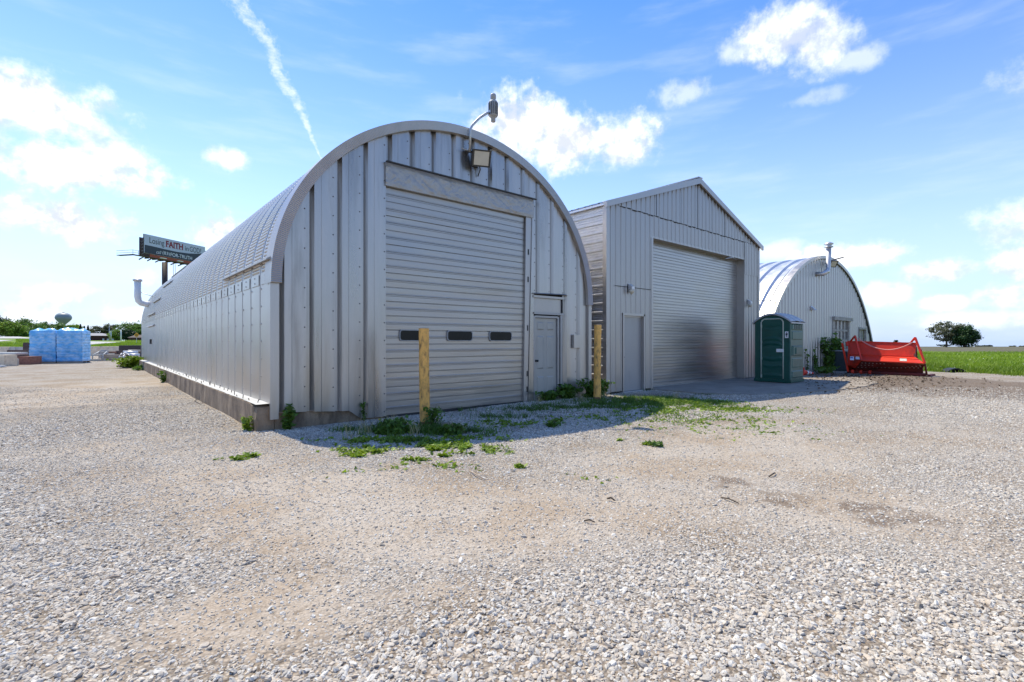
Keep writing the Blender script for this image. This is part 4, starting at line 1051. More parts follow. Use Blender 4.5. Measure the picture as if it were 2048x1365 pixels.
# ------------------------------------------------------------------ green portable toilet
def toilet():
    x0, x1, y0, y1 = 17.88, 19.03, 6.50, 7.66; ym = (y0 + y1) / 2
    o = thing('portable_toilet', 'dark green portable toilet with grey domed roof standing on the concrete apron', 'portable toilet', ((x0 + x1) / 2, ym, .03))
    zt = lambda y, a=0: 2.09 + a + .24 * math.cos((y - ym) / (y1 - y0) * math.pi * .98) ** .8 if abs(y - ym) < .58 else 2.09 + a
    ys = np.linspace(y0, y1, 21)
    mb = MB(); poly = [(x0, y1, .14), (x0, y0, .14)] + [(x0, y, zt(y)) for y in ys]
    mb.prism(poly, (x1 - x0, 0, 0)); b_ = mb.build('cabin', 'green', o)
    mb = MB()
    yr = np.linspace(y0 - .06, y1 + .06, 27); P = []
    def zr(y): return 2.10 + .30 * max(0, math.cos((y - ym) / (y1 - y0 + .12) * math.pi)) ** .85
    xs = [x0 - .07, x0 - .05, x0 + .1, x0 + .3, x0 + .34, x0 + .55, x0 + .59, x0 + .8, x0 + .84, x1 - .05, x1 + .06]
    hs = [0, .02, .03, .03, .045, .045, .03, .03, .045, .03, 0]
    for x, h_ in zip(xs, hs): P.append([(x, y, zr(y) + h_) for y in yr])
    mb.grid(np.array(P))
    for xx in (x0 - .07, x1 + .06): mb.grid(np.array([[(xx, y, zr(y)) for y in yr], [(xx, y, zr(y) - .045) for y in yr]]))
    for yy in (y0 - .06, y1 + .06): mb.face([(x0 - .07, yy, 2.10), (x1 + .06, yy, 2.10), (x1 + .06, yy, 2.05), (x0 - .07, yy, 2.05)])
    mb.grid(np.array([[(x0 - .07, y, zr(y) - .045) for y in yr], [(x1 + .06, y, zr(y) - .045) for y in yr]]))
    mb.build('roof', 'proof', o)
    mb = MB(); mb.box(x0 - .03, x1 + .03, y0 - .03, y1 + .03, .05, .15); mb.box(x0, x1, y0 + .1, y0 + .25, .02, .06); mb.box(x0, x1, y1 - .25, y1 - .1, .02, .06); mb.build('base_skid', 'green', o, bevel=.012)
    # door
    da, db, dt = 7.44, 6.72, 2.22
    w = (da - db); r = .14
    path = [(da, .17)] + [(da, z) for z in (1., dt - r)] + [(da - r + r * math.cos(t_), dt - r + r * math.sin(t_)) for t_ in np.linspace(0.2, math.pi / 2, 6)] + [(db + r - r * math.cos(t_), dt - r + r * math.sin(t_)) for t_ in np.linspace(math.pi / 2, .0, 7)] + [(db, 1.), (db, .17)]
    mb = MB(); mb.tube([(x0 - .012, y, z) for y, z in path], .023, 8); fr = mb.build('door_frame', 'ptrim', o)
    mb = MB(); ny, nz = 14, 60; P = np.zeros((ny, nz, 3))
    for i in range(ny):
        y = da - .03 + (db - da + .06) * i / (ny - 1); e = (i / (ny - 1) - .5) * 2
        for j in range(nz):
            zmax = dt - .02 - (r * (1 - math.sqrt(max(0, 1 - max(0, (abs(e) * w / 2 - (w / 2 - r)) / r) ** 2))))
            z = .18 + (zmax - .18) * j / (nz - 1); d = .012
            for (zc, s_, h_) in ((1.95, -.06, -.014), (1.52, .05, .024), (1.36, .06, .024), (1.27, .06, -.016), (.87, -.07, .024), (.78, -.07, -.014), (.62, -.07, .024), (.28, 0, .022)):
                q = (z - zc - s_ * (1 - e * e) + s_ * .5) / .030
                d += h_ * math.exp(-q * q) * (1 - abs(e) ** 6)
            P[i, j] = (x0 - .006 - d, y, z)
    mb.grid(P, True); dr = mb.build('door', 'green', o)
    mb = MB(); mb.box(x0 - .045, x0 - .015, 6.70, 6.93, 1.08, 1.19); mb.box(x0 - .055, x0 - .045, 6.76, 6.80, 1.11, 1.16); mb.build('latch', 'white', dr, bevel=.006)
    for z in (.24, .85, 1.42, 1.98):
        mb = MB(); mb.box(x0 - .05, x0 - .01, 7.405, 7.45, z - .05, z + .05); mb.build('hinge', 'ptrim', dr, bevel=.005)
    mb = MB(); mb.box(x0 - .012, x0 - .002, 6.555, 6.665, 1.56, 1.78); sg = mb.build('restroom_sign', 'white', o)
    mb = MB(); mb.lathe((x0 - .013, 6.61, 1.745), [(.014, 0), (.014, .002)], 12, (-1, 0, 0)); mb.box(x0 - .015, x0 - .0125, 6.59, 6.63, 1.66, 1.725); mb.box(x0 - .015, x0 - .0125, 6.592, 6.606, 1.59, 1.66); mb.box(x0 - .015, x0 - .0125, 6.614, 6.628, 1.59, 1.66); mb.box(x0 - .015, x0 - .0125, 6.575, 6.584, 1.65, 1.72); mb.box(x0 - .015, x0 - .0125, 6.636, 6.645, 1.65, 1.72)
    mb.build('person_symbol', 'ink', sg)
    # side panel with pressed shapes
    mb = MB(); y = y0
    def pressed(xa, xb, za, zb, d, s_=.03):
        oo = [(xa, za), (xb, za), (xb, zb), (xa, zb)]; ii = [(xa + s_, za + s_), (xb - s_, za + s_), (xb - s_, zb - s_), (xa + s_, zb - s_)]
        for k in range(4):
            j = (k + 1) % 4; mb.face([(oo[k][0], y - .004, oo[k][1]), (oo[j][0], y - .004, oo[j][1]), (ii[j][0], y - .004 - d, ii[j][1]), (ii[k][0], y - .004 - d, ii[k][1])])
        mb.face([(q[0], y - .004 - d, q[1]) for q in ii])
    mb.box(x0 + .05, x1 - .05, y - .004, y + .01, .16, 2.06)
    pressed(x0 + .12, x1 - .12, .95, 1.30, .05); pressed(x0 + .30, x1 - .35, 1.0, 1.25, .075, .02); pressed(x0 + .12, x1 - .12, 1.50, 1.80, .02); pressed(x0 + .10, x1 - .10, .20, .45, .03); pressed(x0 + .12, x1 - .12, .55, .88, .015); pressed(x0 + .08, x1 - .08, 1.83, 2.04, .03)
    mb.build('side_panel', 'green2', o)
    for k in range(5):
        xa = x0 + .26 + k * .15; mb = MB(); mb.box(xa, xa + .07, y - .04, y - .034, 1.87, 2.01); mb.build('vent_slot', 'black', o)
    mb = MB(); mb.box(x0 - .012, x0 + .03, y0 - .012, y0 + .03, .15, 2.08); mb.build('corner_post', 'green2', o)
toilet()

# ------------------------------------------------------------------ red spreader hopper
HOLE = mat('pale_hole', (.55, .42, .36), .7)
def hopper():
    XB, XR, XL, XG, XQ = 26.40, 26.28, 25.72, 26.12, 26.0
    tl, tr_ = onX(1695.3, 683.2, XB), onX(1832, 686.9, XB)
    rl, rr = onX(1698, 709.2, XR), onX(1829.4, 713.6, XR)
    ll, lr = onX(1723.6, 721.7, XL), onX(1849.8, 727.7, XL)
    gl, gr = onX(1709.7, 737.3, XG), onX(1845, 737.5, XG)
    ql, qr = onX(1695, 746.3, XQ), onX(1855, 753, XQ)
    o = thing('spreader_hopper', 'bright red steel spreader hopper with raised arms on the dirt by the far hut', 'hopper', ((ql.x + .3), (ql.y + qr.y) / 2, 0))
    up = Vector((0, 0, 1)); back = Vector((.05, 0, 0))
    mb = MB(); mb.prism([tl, tr_, rr, rl], (.05, 0, 0)); mb.bar(tl + V3(0, 0, 0), tr_ + V3(0, 0, 0), .06, .05); mb.bar(rl - V3(.02, 0, 0), rr - V3(.02, 0, 0), .09, .05); mb.build('back_panel', 'orange', o)
    ll2 = onX(1701, 728.5, 26.05)
    mb = MB(); mb.prism([rl, rr, lr, ll], (.03, 0, -.02)); mb.bar(ll, lr, .05, .04); mb.build('sloped_front', 'orange', o)
    # end plate, left, with a ledge
    e1, e2, e3 = onX(1698.5, 731, 26.2), onX(1714, 731.5, 25.95), onX(1709.7, 737.3, XG)
    mb = MB(); mb.prism([rl, ll, e3, e1], (.02, .03, 0)); mb.bar(e1, onX(1715.5, 729, 25.9), .05, .05); mb.bar(onX(1697.5, 693, 26.3), e1, .05, .04); ep = mb.build('end_plate', 'orange', o)
    # perforated bed under the lip
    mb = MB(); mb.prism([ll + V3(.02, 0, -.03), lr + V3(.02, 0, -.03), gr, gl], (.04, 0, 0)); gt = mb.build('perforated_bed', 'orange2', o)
    mb = MB(); n_ = (lr - ll).cross(gl - ll).normalized(); n_ = -n_ if n_.x > 0 else n_
    for r_ in range(3):
        for k in range(16):
            a = (k + .5 + .35 * (r_ % 2)) / 16.6; t_ = .22 + .28 * r_
            p = (ll * (1 - a) + lr * a) * (1 - t_) + (gl * (1 - a) + gr * a) * t_
            mb = MB(); mb.lathe(p + n_ * .006 + V3(.01, 0, -.02), [(.026, 0), (.026, .004)], 8, n_); mb.build('bed_hole', HOLE, gt)
    pass
    # lower body and base rail
    fl_ = Vector((26.24, gl.y, .10)); fr_ = Vector((26.24, gr.y, .10))
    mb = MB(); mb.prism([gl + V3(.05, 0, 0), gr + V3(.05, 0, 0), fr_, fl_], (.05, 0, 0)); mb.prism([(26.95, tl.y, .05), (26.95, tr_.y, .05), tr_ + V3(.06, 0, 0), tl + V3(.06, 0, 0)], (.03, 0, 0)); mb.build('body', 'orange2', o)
    for (a, y) in ((tl, 0), (tr_, 1)):
        s_ = 1 if y else -1
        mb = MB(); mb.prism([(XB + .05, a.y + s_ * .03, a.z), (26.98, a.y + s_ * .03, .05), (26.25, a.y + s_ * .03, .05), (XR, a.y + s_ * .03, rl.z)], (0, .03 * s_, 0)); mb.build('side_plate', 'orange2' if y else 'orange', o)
    mb = MB(); mb.tube([ql + V3(0, 0, .05), qr + V3(0, 0, .06)], .065, 10); mb.box(25.95, 26.9, qr.y, ql.y, .01, .06); mb.bar((25.9, qr.y - .05, .05), (26.9, qr.y - .05, .05), .12, .08); mb.build('base_rail', 'orange2', o)
    for k, t_ in enumerate((.07, .18, .30)):
        c = ql * (1 - t_) + qr * t_; mb = MB(); mb.lathe(c + V3(0, .04, .06), [(.09, 0), (.10, .02), (.10, .08), (.09, .10)], 10, (0, -1, 0)); mb.build('rail_collar', 'orange', o)
    # arms
    al = onX(1710, 672, 26.1); ar = onX(1830.3, 675.5, 26.1)
    mb = MB(); mb.bar(al, ll + V3(0, .02, .03), .07, .05); mb.bar(al, onX(1701.3, 683, XB), .06, .05); mb.build('arm', 'orange', o)
    mb = MB(); mb.bar(ar, lr + V3(0, 0, .02), .07, .05); mb.bar(ar, onX(1821, 686.5, XB), .06, .05); mb.bar(onX(1827, 681, 26.2), onX(1833, 681, 26.05), .03, .03); mb.build('arm', 'orange', o)
    mb = MB(); mb.bar(lr + V3(0, 0, -.02), onX(1853.5, 749.5, 26.0), .06, .05); mb.bar(onX(1842, 700, 26.2), onX(1847.5, 726, 25.8), .05, .05); mb.build('strut', 'orange2', o)
    mb = MB(); mb.bar(onX(1684.2, 686.9, 25.9), onX(1696.5, 744, 25.95), .08, .06); mb.build('prop_bar', 'orange', o)
    mb = MB(); mb.bar(onX(1693.5, 684, 26.3), onX(1695, 692, 26.25), .09, .06); mb.build('lug', 'orange', o)
    # slack hose between the arms
    a, c = onX(1716, 677, 26.2), onX(1824, 685.5, 26.0); P = []
    for k in range(17):
        t_ = k / 16; q = a * (1 - t_) + c * t_; q.z -= .40 * 4 * t_ * (1 - t_) * (1 + .1 * (t_ - .5)); P.append(q)
    mb = MB(); mb.tube(P, .022, 8); mb.build('slack_hose', mat('pale_red_hose', (.72, .30, .25), .5), o)
    # stickers
    def sticker(u0, v0, u1, v1, m, X, dx, name, par, base):
        q = [onX(u0, v0, X), onX(u1, v0 + .8, X), onX(u1, v1 + .6, X), onX(u0, v1, X)]
        # drop each corner onto the plane of the panel
        n = (rr - rl).cross(ll - rl).normalized(); out = []
        for k, (u, v) in enumerate(((u0, v0), (u1, v0 + .5), (u1, v1 + .5), (u0, v1))):
            d = Vector(dirv(u, v)); e = Vector((0, 0, EYE)); t_ = (rl - e).dot(n) / d.dot(n); out.append(e + d * t_ - d.normalized() * dx)
        mb = MB(); mb.face(out); return mb.build(name, m, par)
    par = bpy.data.objects['sloped_front']
    st = sticker(1700.3, 713, 1708, 720.5, 'white', 0, .02, 'white_sticker', par, None)
    sticker(1701, 714.6, 1706, 716.8, mat('blue_ink', (.06, .13, .42), .5), 0, .03, 'blue_patch', par, None)
    sticker(1711.3, 713, 1720.8, 719, 'white', 0, .02, 'white_sticker', par, None)
    sticker(1711.3, 712.6, 1719.5, 713.8, mat('orange_ink', (.8, .35, .05), .5), 0, .03, 'orange_header', par, None)
    sticker(1799.5, 717.5, 1813.5, 722.3, mat('worn_label', (.62, .58, .5), .7, 0, .3, 20, dirt=(.1, .08, .06), damt=.5, dscale=16), 0, .02, 'worn_label', par, None)
hopper()

# ------------------------------------------------------------------ cone, bin
def cone():
    b0 = gnd(1600, 752); t0 = gnd(1645.5, 750.5)
    a = Vector((b0.x, b0.y, .16)); ax = (t0 + V3(0, 0, .04) - a).normalized(); L = .76
    o = thing('traffic_cone', 'red and white traffic cone lying on its side behind the portable toilet', 'traffic cone', (b0.x, b0.y, 0))
    ref = Vector((0, 0, 1)); x = ax.cross(ref).normalized(); y = ax.cross(x)
    mb = MB(); mb.obox(a - ax * .02, x * .2, y * .2, ax * .02); mb.build('base_plate', 'cone', o)
    def band(h0, h1, m, nm):
        r = lambda h_: .15 - .115 * h_ / L
        mb = MB(); mb.lathe(a, [(r(h0), h0), (r(h1), h1)], 20, ax); return mb.build(nm, m, o)
    band(0, .33, 'cone', 'cone_body'); band(.331, .46, 'white', 'reflective_band'); band(.461, .53, 'cone', 'cone_body'); band(.531, .62, 'white', 'reflective_band'); band(.621, L, 'cone', 'cone_body')
cone()
def bin_():
    p = gnd(1684, 744); x, y = 27.75, 7.75
    o = thing('waste_bin', 'dark grey waste bin between the red hopper and the far hut window', 'bin', (x, y, 0))
    mb = MB(); mb.hexa([(x - .28, y - .26, 0), (x + .28, y - .26, 0), (x + .28, y + .26, 0), (x - .28, y + .26, 0), (x - .33, y - .31, .95), (x + .33, y - .31, .95), (x + .33, y + .31, .95), (x - .33, y + .31, .95)]); mb.build('bin_body', 'bin', o, bevel=.03)
    mb = MB(); mb.box(x - .36, x + .36, y - .34, y + .34, .955, 1.01); mb.build('lid', 'grey', o, bevel=.015)
bin_()

# ------------------------------------------------------------------ wrapped pallets and the yard behind the hut
def dl(D, l, z=0): x, y = DL(D, l); return Vector((x, y, z))
def wrapped_stack(label, D, l, W, Dp, Hh, seed, grp):
    c0 = dl(D, l); fd = dl(.34, .94); fd = fd / fd.length; bd = dl(.94, -.34); bd = bd / bd.length
    o = thing('wrapped_pallet', label, 'pallet', c0 + fd * W / 2 + bd * Dp / 2, grp)
    mb = MB(); base = .13
    def sk(t_, side):   # perimeter parameter 0..4
        t_ %= 4
        k = int(t_); f = t_ - k
        return (fd * W * f if k == 0 else fd * W + bd * Dp * f if k == 1 else fd * W * (1 - f) + bd * Dp if k == 2 else bd * Dp * (1 - f))
    nP, nZ = 96, 44; P = np.zeros((nP + 1, nZ, 3)); cen = fd * W / 2 + bd * Dp / 2
    for i in range(nP + 1):
        t_ = 4 * i / nP; q = sk(t_, 0)
        for j in range(nZ):
            z = base + (Hh - base) * j / (nZ - 1)
            b_ = .055 * (fbm(t_ * 3 + seed, z * 2.2, seed, 4) - .5) + .012 * math.sin(z * 2 * math.pi / .19) - .045 * math.exp(-((z - .40) / .035) ** 2)
            for zs in (.72, 1.28): 
                f = (t_ % 1)
                for fc in (.22, .72): b_ -= .05 * math.exp(-((z - zs) / .02) ** 2) * (1 if abs(f - fc) < .11 else 0)
            v = (q - cen); e = .05 * max(0, (z - Hh + .12) / .12) ** 2
            P[i, j] = c0 + cen + v * (1 + b_ / v.length - e / v.length) + V3(0, 0, z)
    mb.grid(P, True)
    n = 14; T_ = np.zeros((n, n, 3))
    for i in range(n):
        for j in range(n):
            a, b_ = i / (n - 1), j / (n - 1); e = min(a, 1 - a, b_, 1 - b_)
            q = c0 + fd * W * (.02 + .96 * a) + bd * Dp * (.02 + .96 * b_)
            T_[i, j] = (q.x, q.y, Hh + (.0 if e < .01 else .03 + .14 * max(0, fbm(a * 5 + seed, b_ * 5, seed + 3, 3) - .42) / .3))
    mb.grid(T_, True)
    mb.build('wrapped_load', 'wrap', o)
    mb = MB(); n_ = V3(0, 0, 1)
    for k in range(3): mb.obox(c0 + fd * W / 2 + bd * (.08 + (Dp - .16) * k / 2) + V3(0, 0, .06), fd * W / 2, bd * .06, V3(0, 0, .05))
    for k in range(7): mb.obox(c0 + fd * (.06 + (W - .12) * k / 6) + bd * Dp / 2 + V3(0, 0, .118), fd * .05, bd * Dp / 2, V3(0, 0, .008))
    mb.build('pallet', 'wood', o)
    return o
wrapped_stack('tall blue film wrapped pallet beside the low brick stack', 31.7, -31.05, 1.35, 1.2, 2.14, 2, 'blue wrapped pallets')
wrapped_stack('tall blue film wrapped pallet next to the timber and scrap pile', 31.7 + .475, -31.05 + 1.315, 1.35, 1.2, 2.14, 6, 'blue wrapped pallets')

def blockpx(name, label, cat, u0, u1, vt, D, depth, m, zb=None, group=None, rot=0., bevel=.03, kindmesh=None):
    """a squared block: seen from u0 to u1, its top at height vt, standing on the land at distance D"""
    l0, l1 = (u0 - 1024) / FOC * D, (u1 - 1024) / FOC * D
    c = dl(D, (l0 + l1) / 2); z0 = float(H(c.x, c.y)) - .02 if zb is None else zb; z1 = EYE + (HOR - vt) / FOC * D
    hw = (l1 - l0) / 2; f = dl(math.sin(rot), math.cos(rot)); b = dl(math.cos(rot), -math.sin(rot))
    f.normalize(); b.normalize()
    mb = MB(); mb.obox(c + b * depth / 2 + V3(0, 0, (z0 + z1) / 2), f * hw, b * depth / 2, V3(0, 0, max(.02, (z1 - z0) / 2)))
    o = mb.build(name, m, bevel=bevel); tag(o, label, cat, group); return place(o)
blockpx('brick_stack', 'low reddish brown brick stack left of the blue pallets', 'bricks', 20, 58, 713.5, 30.2, .9, 'brick', bevel=.02, rot=.12)
blockpx('paver_stack', 'taller dark brown paver stack tucked behind the low brick stack', 'bricks', 47, 66, 685.5, 35.5, 1.0, 'brickd', bevel=.02, rot=.2)
blockpx('paver_stack', 'dark brown paver layer lying in front of the taller stack', 'bricks', 47, 62, 700.5, 34.2, .9, 'brickd', bevel=.02, rot=.2)
blockpx('concrete_block', 'grey tan concrete block upright at the left edge of the yard', 'concrete block', -14, 9, 710.5, 28.2, .8, 'block', rot=.1)
blockpx('concrete_block', 'rough dark grey block between the upright block and bricks', 'concrete block', 9.5, 20, 717, 28.8, .5, 'blockg', rot=-.25, bevel=.05)
blockpx('stone_slab', 'pale flat stone slab resting on the grey blocks', 'slab', -30, 27, 705.5, 30.0, 1.0, 'slab', zb=.62, rot=.15, bevel=.04)
blockpx('timber_beam', 'dark rusty beam lying behind the pale slab', 'beam', 12, 47, 700.5, 34.5, .4, 'brickd', rot=-.05)
for k, (u0, u1, lb) in enumerate(((-30, 17.5, 'pale barrier block farthest left along the lawn edge'), (18, 31, 'short pale barrier block second from the left along the lawn'), (31.5, 47, 'pale barrier block beside the dark paver stack'))):
    blockpx('barrier_block', lb, 'concrete block', u0, u1, 694.2 + .3 * k, 46, .7, 'block' if k < 1 else 'blockg', group='barrier blocks along the lawn')
blockpx('barrier_block', 'square tan barrier block right beside the blue wrapped pallets', 'concrete block', 176, 196.5, 693.6, 46, .7, 'block', group='barrier blocks along the lawn')
blockpx('barrier_block', 'long tan barrier block behind the scrap pile', 'concrete block', 197.5, 239.5, 693.3, 45, .7, 'block', group='barrier blocks along the lawn')
blockpx('steel_trough', 'black steel trough behind the grey pipes', 'trough', 239.8, 277, 691.2, 43, .9, 'brown', rot=.2)
blockpx('barrier_block', 'grey barrier block at the near hut far corner', 'concrete block', 268, 290, 694.5, 44, .7, 'blockg', group='barrier blocks along the lawn')
blockpx('boulder', 'small pale boulder on the gravel at the far left', 'boulder', -9, 4.5, 731, 27.0, .3, 'slab', bevel=.06)
# low timbers, pallet, metal frame, pipes
def planks(name, label, cat, u0, u1, v0, v1, D, n, m, seed):
    rnd = random.Random(seed); l0, l1 = (u0 - 1024) / FOC * D, (u1 - 1024) / FOC * D
    z1 = EYE + (HOR - v0) / FOC * D; z0 = 0.
    c = dl(D, (l0 + l1) / 2); o = thing(name, label, cat, c)
    rowh = (z1 - z0) / n
    for k in range(n):
        for q in range(2):
            a = dl(D + q * .28 + rnd.uniform(-.05, .05), l0 + rnd.uniform(-.1, .12), z0 + rowh * (k + .5)); b = dl(D + q * .28 + rnd.uniform(-.1, .15), l1 + rnd.uniform(-.25, .1), z0 + rowh * (k + .5) + rnd.uniform(-.01, .01))
            mb = MB(); mb.bar(a, b, .22, rowh * .86); mb.build('timber', m, o)
    return o
planks('timber_stack', 'grey stacked timbers in the middle of the scrap row', 'timber', 207, 237, 709.5, 722, 36.6, 3, 'wood', 3)
planks('timber_stack', 'low single layer of boards nearest the blue pallets', 'timber', 180, 206, 718.2, 723, 35.8, 1, 'wood2', 4)
planks('timber_stack', 'short boards lying between grey timbers and pipes', 'timber', 238, 256, 718.6, 722, 37.0, 1, 'wood', 5)
def frame(label, pts, D, r, m, name='metal_frame', cat='frame'):
    P = [atD(u, v, d) for (u, v, d) in pts]; mb = MB()
    for a, c in zip(P, P[1:] + P[:1]): mb.tube([a, c], r, 6)
    for p in P: mb.tube([p, (p.x, p.y, float(H(p.x, p.y)))], r, 6)
    o = mb.build(name, m); tag(o, label, cat); place(o)
frame('pale metal frame tilted on the boards beside the blue pallets', [(185, 711, 36), (198, 704, 37.5), (213, 704, 37.8), (206, 710.5, 36.2)], 36, .04, 'grey')
frame('small bent white metal frame between timbers and pipes', [(238, 714, 36.5), (243, 707, 37.5), (249, 709, 37.8), (247, 714, 36.8)], 36, .03, 'galv')
for k, (u0, u1, v, D, r, lb, m) in enumerate(((246, 276, 706, 38.5, .16, 'upper grey pipe lying across the pipe pile', 'galv'), (258, 279, 711, 38, .15, 'short grey pipe below the upper pipe', 'galv'), (250, 280, 715.5, 37.6, .12, 'lowest brown log under the grey pipes', 'wood'), (256, 281, 702, 40.5, .10, 'long pale rail behind the grey pipes', 'wood2'))):
    a, c = atD(u0, v, D), atD(u1, v + .6, D + .5); mb = MB(); mb.tube([a, c], r, 12); o = mb.build('scrap_pipe', m); tag(o, lb, 'pipe', 'pipes piled behind the near hut'); place(o)
frame('crumpled white sheet metal leaning on the grey pipes', [(244, 712, 37.6), (250, 705, 38), (262, 713, 37.4), (255, 716, 37.2)], 37, .04, 'sheetwhite', 'scrap_sheet', 'scrap metal')
blockpx('rubble_chunk', 'rust red rubble chunk on top of the grey timbers', 'rubble', 216, 229, 703.5, 37.6, .5, mat('rust_rubble', (.30, .15, .10), .9, 0, .3, 6, bump=.5), zb=.55, rot=.4, bevel=.08)
blockpx('rubble_chunk', 'dark brown rubble chunk behind the grey timbers', 'rubble', 226, 236, 702, 39, .5, 'brickd', zb=.2, rot=-.4, bevel=.08)
blockpx('rubble_chunk', 'grey rubble chunk behind the pale metal frame', 'rubble', 198, 212, 700, 40, .5, 'blockg', rot=.3, bevel=.1)

# ------------------------------------------------------------------ text helper
def letters(txt, org, tx, up, nrm, width, height, m, parent, name, bold=0., shear=0.):
    cu = bpy.data.curves.new('lettering', 'FONT'); cu.body = txt; cu.offset = bold; cu.extrude = .0; cu.shear = shear
    ob = bpy.data.objects.new('lettering', cu); COL.objects.link(ob)
    dg = bpy.context.evaluated_depsgraph_get(); me = bpy.data.meshes.new_from_object(ob.evaluated_get(dg)); bpy.data.objects.remove(ob)
    co_ = np.array([v.co[:] for v in me.vertices]); lo = co_.min(0); hi = co_.max(0)
    s_ = (width / (hi[0] - lo[0]), height / (hi[1] - lo[1]))
    off = ROOT.get(parent.name, Vector())
    for v in me.vertices:
        q = Vector(org) + Vector(tx) * ((v.co.x - lo[0]) * s_[0]) + Vector(up) * ((v.co.y - lo[1]) * s_[1]) + Vector(nrm) * .02
        v.co = q - off
    me.name = name; me.materials.clear(); me.materials.append(M[m]); o = bpy.data.objects.new(name, me); COL.objects.link(o); o.parent = parent; ROOT[o.name] = off
    return o
# ------------------------------------------------------------------ billboard
def billboard():
    A = dl(110, -82); B = dl(125.5, -78.15); t_ = (B - A); L = t_.length; t_.normalize(); up = V3(0, 0, 1); n = t_.cross(up); n = n if n.dot(-A) > 0 else -n
    zt, zb = 25.45, 21.2; hp = A + t_ * L * .37 - n * 1.2; hp.z = float(H(hp.x, hp.y))
    o = thing('billboard', 'tall billboard on one brown post with grey and slate sign reading Losing FAITH in GOD', 'billboard', hp)
    F = lambda a, c, d=0.: A + t_ * (L * a) + up * (zt - (zt - zb) * c) + n * d
    mb = MB(); mb.prism([F(0, 0), F(1, 0), F(1, 1), F(0, 1)], -n * .18); pn = mb.build('sign_face', 'bbgrey', o)
    crv = [(0, .57), (.12, .575), (.3, .605), (.5, .62), (.7, .58), (.85, .50), (1, .40)]
    mb = MB()
    for (a, c), (a2, c2) in zip(crv[:-1], crv[1:]): mb.face([F(a, c, .012), F(a2, c2, .012), F(a2, .995, .012), F(a, .995, .012)])
    mb.build('slate_band', 'bbdark', pn)
    def tu(u): q = (u - 1024) / FOC; Ad, Al = 110, -82; dD, dl_ = 15.5, 3.85; return (q * Ad - Al) / (dl_ - q * dD)
    def word(s_, u0, u1, c0, c1, m, bold=0., shear=0.):
        a0, a1 = tu(u0), tu(u1); letters(s_, F(a0, c1), t_, up, n, (a1 - a0) * L, (c1 - c0) * (zt - zb), m, pn, 'lettering', bold, shear)
    word('Losing', 299, 328.5, .13, .53, 'ink', .0); word('FAITH', 332, 366, .115, .46, 'maroon', .035); word('in', 370, 377, .20, .45, 'ink', .0); word('GOD?', 379.5, 402, .16, .46, 'ink', .0)
    word('call', 312.5, 322.5, .75, .92, 'white', .0, .25); word('(83)', 325, 339.5, .73, .95, 'white', .0); word('FOR-TRUTH', 341, 384, .73, .93, 'white', .006)
    # slab serifs of the red word
    a0, a1 = tu(332), tu(366); mb = MB()
    for k, (p, w) in enumerate(((.03, .10), (.24, .06), (.40, .06), (.50, .08), (.67, .08), (.86, .06), (.965, .06))):
        a = a0 + (a1 - a0) * p; e = (a1 - a0) * w * .55
        mb.face([F(a - e, .435, .025), F(a + e, .435, .025), F(a + e, .462, .025), F(a - e, .462, .025)])
    mb.build('letter_serifs', 'maroon', pn)
    # rear face, frame between, skirt, walkway, post
    A2 = dl(113.5, -85.9); B2 = dl(131, -81.5); mb = MB(); mb.prism([A2 + up * zt, B2 + up * zt, B2 + up * zb, A2 + up * zb], n * .2); mb.build('rear_face', 'brown', o)
    mb = MB()
    for k in range(6):
        z = zb + (zt - zb) * (k + .3) / 6; mb.bar(A - n * .2 + t_ * .3 + up * z, A2 + t_ * .4 + up * z, .12, .12)
    for k in range(9):
        a = L * k / 8; mb.bar(A + t_ * a - n * .3 + up * zb, A + t_ * a - n * .3 + up * zt, .15, .2)
        mb.bar(A + t_ * a - n * .3 + up * (zb - .9), A2 + t_ * a + up * (zb - .9), .15, .25)
    mb.build('truss', 'brown', o)
    mb = MB(); mb.prism([F(.08, 1.02), F(1, 1.02), F(1, 1.26), F(.08, 1.26)], -n * .1); mb.build('orange_skirt', 'rustred', o)
    mb = MB(); W0 = A - t_ * 3.6; mb.prism([W0 + n * .2 + up * (zb - 1.05), B + n * .2 + up * (zb - 1.05), B + n * 1.2 + up * (zb - 1.05), W0 + n * 1.2 + up * (zb - 1.05)], up * .12)
    mb.prism([W0 - n * 3.4 + up * (zb - 1.05), W0 + n * 1.2 + up * (zb - 1.05), W0 + n * 1.2 + t_ * .9 + up * (zb - 1.05), W0 - n * 3.4 + t_ * .9 + up * (zb - 1.05)], up * .12)
    for k in range(10): mb.bar(A + t_ * (L * k / 9) + up * (zb - 1.2), A + t_ * (L * k / 9) + n * 1.2 + up * (zb - 1.2), .12, .3)
    wk = mb.build('walkway', 'brown', o)
    mb = MB()
    for z in (.45, .95): mb.bar(W0 + n * 1.2 + up * (zb - 1 + z), W0 + n * 1.2 + t_ * 3.6 + up * (zb - 1 + z), .06, .06); mb.bar(W0 + n * 1.2 + up * (zb - 1 + z), W0 - n * 3.4 + up * (zb - 1 + z), .06, .06)
    for k in range(4): mb.bar(W0 + n * 1.2 + t_ * 1.2 * k + up * (zb - 1), W0 + n * 1.2 + t_ * 1.2 * k + up * zb, .06, .06)
    mb.build('railing', 'brown', wk)
    for a in (.2, .47, .75):
        p = F(a, 1.18, 1.5); mb = MB(); mb.obox(p, t_ * .65, n * .25, up * .07); mb.bar(p, p - n * 1.3 - up * .2, .08, .08); mb.build('sign_lamp', 'white', o)
    mb = MB(); mb.tube([hp - up * .5, hp + up * (zb - 1.2 - hp.z)], .58, 18); mb.build('post', 'brown', o)
    mb = MB(); q = hp + t_ * 2.2
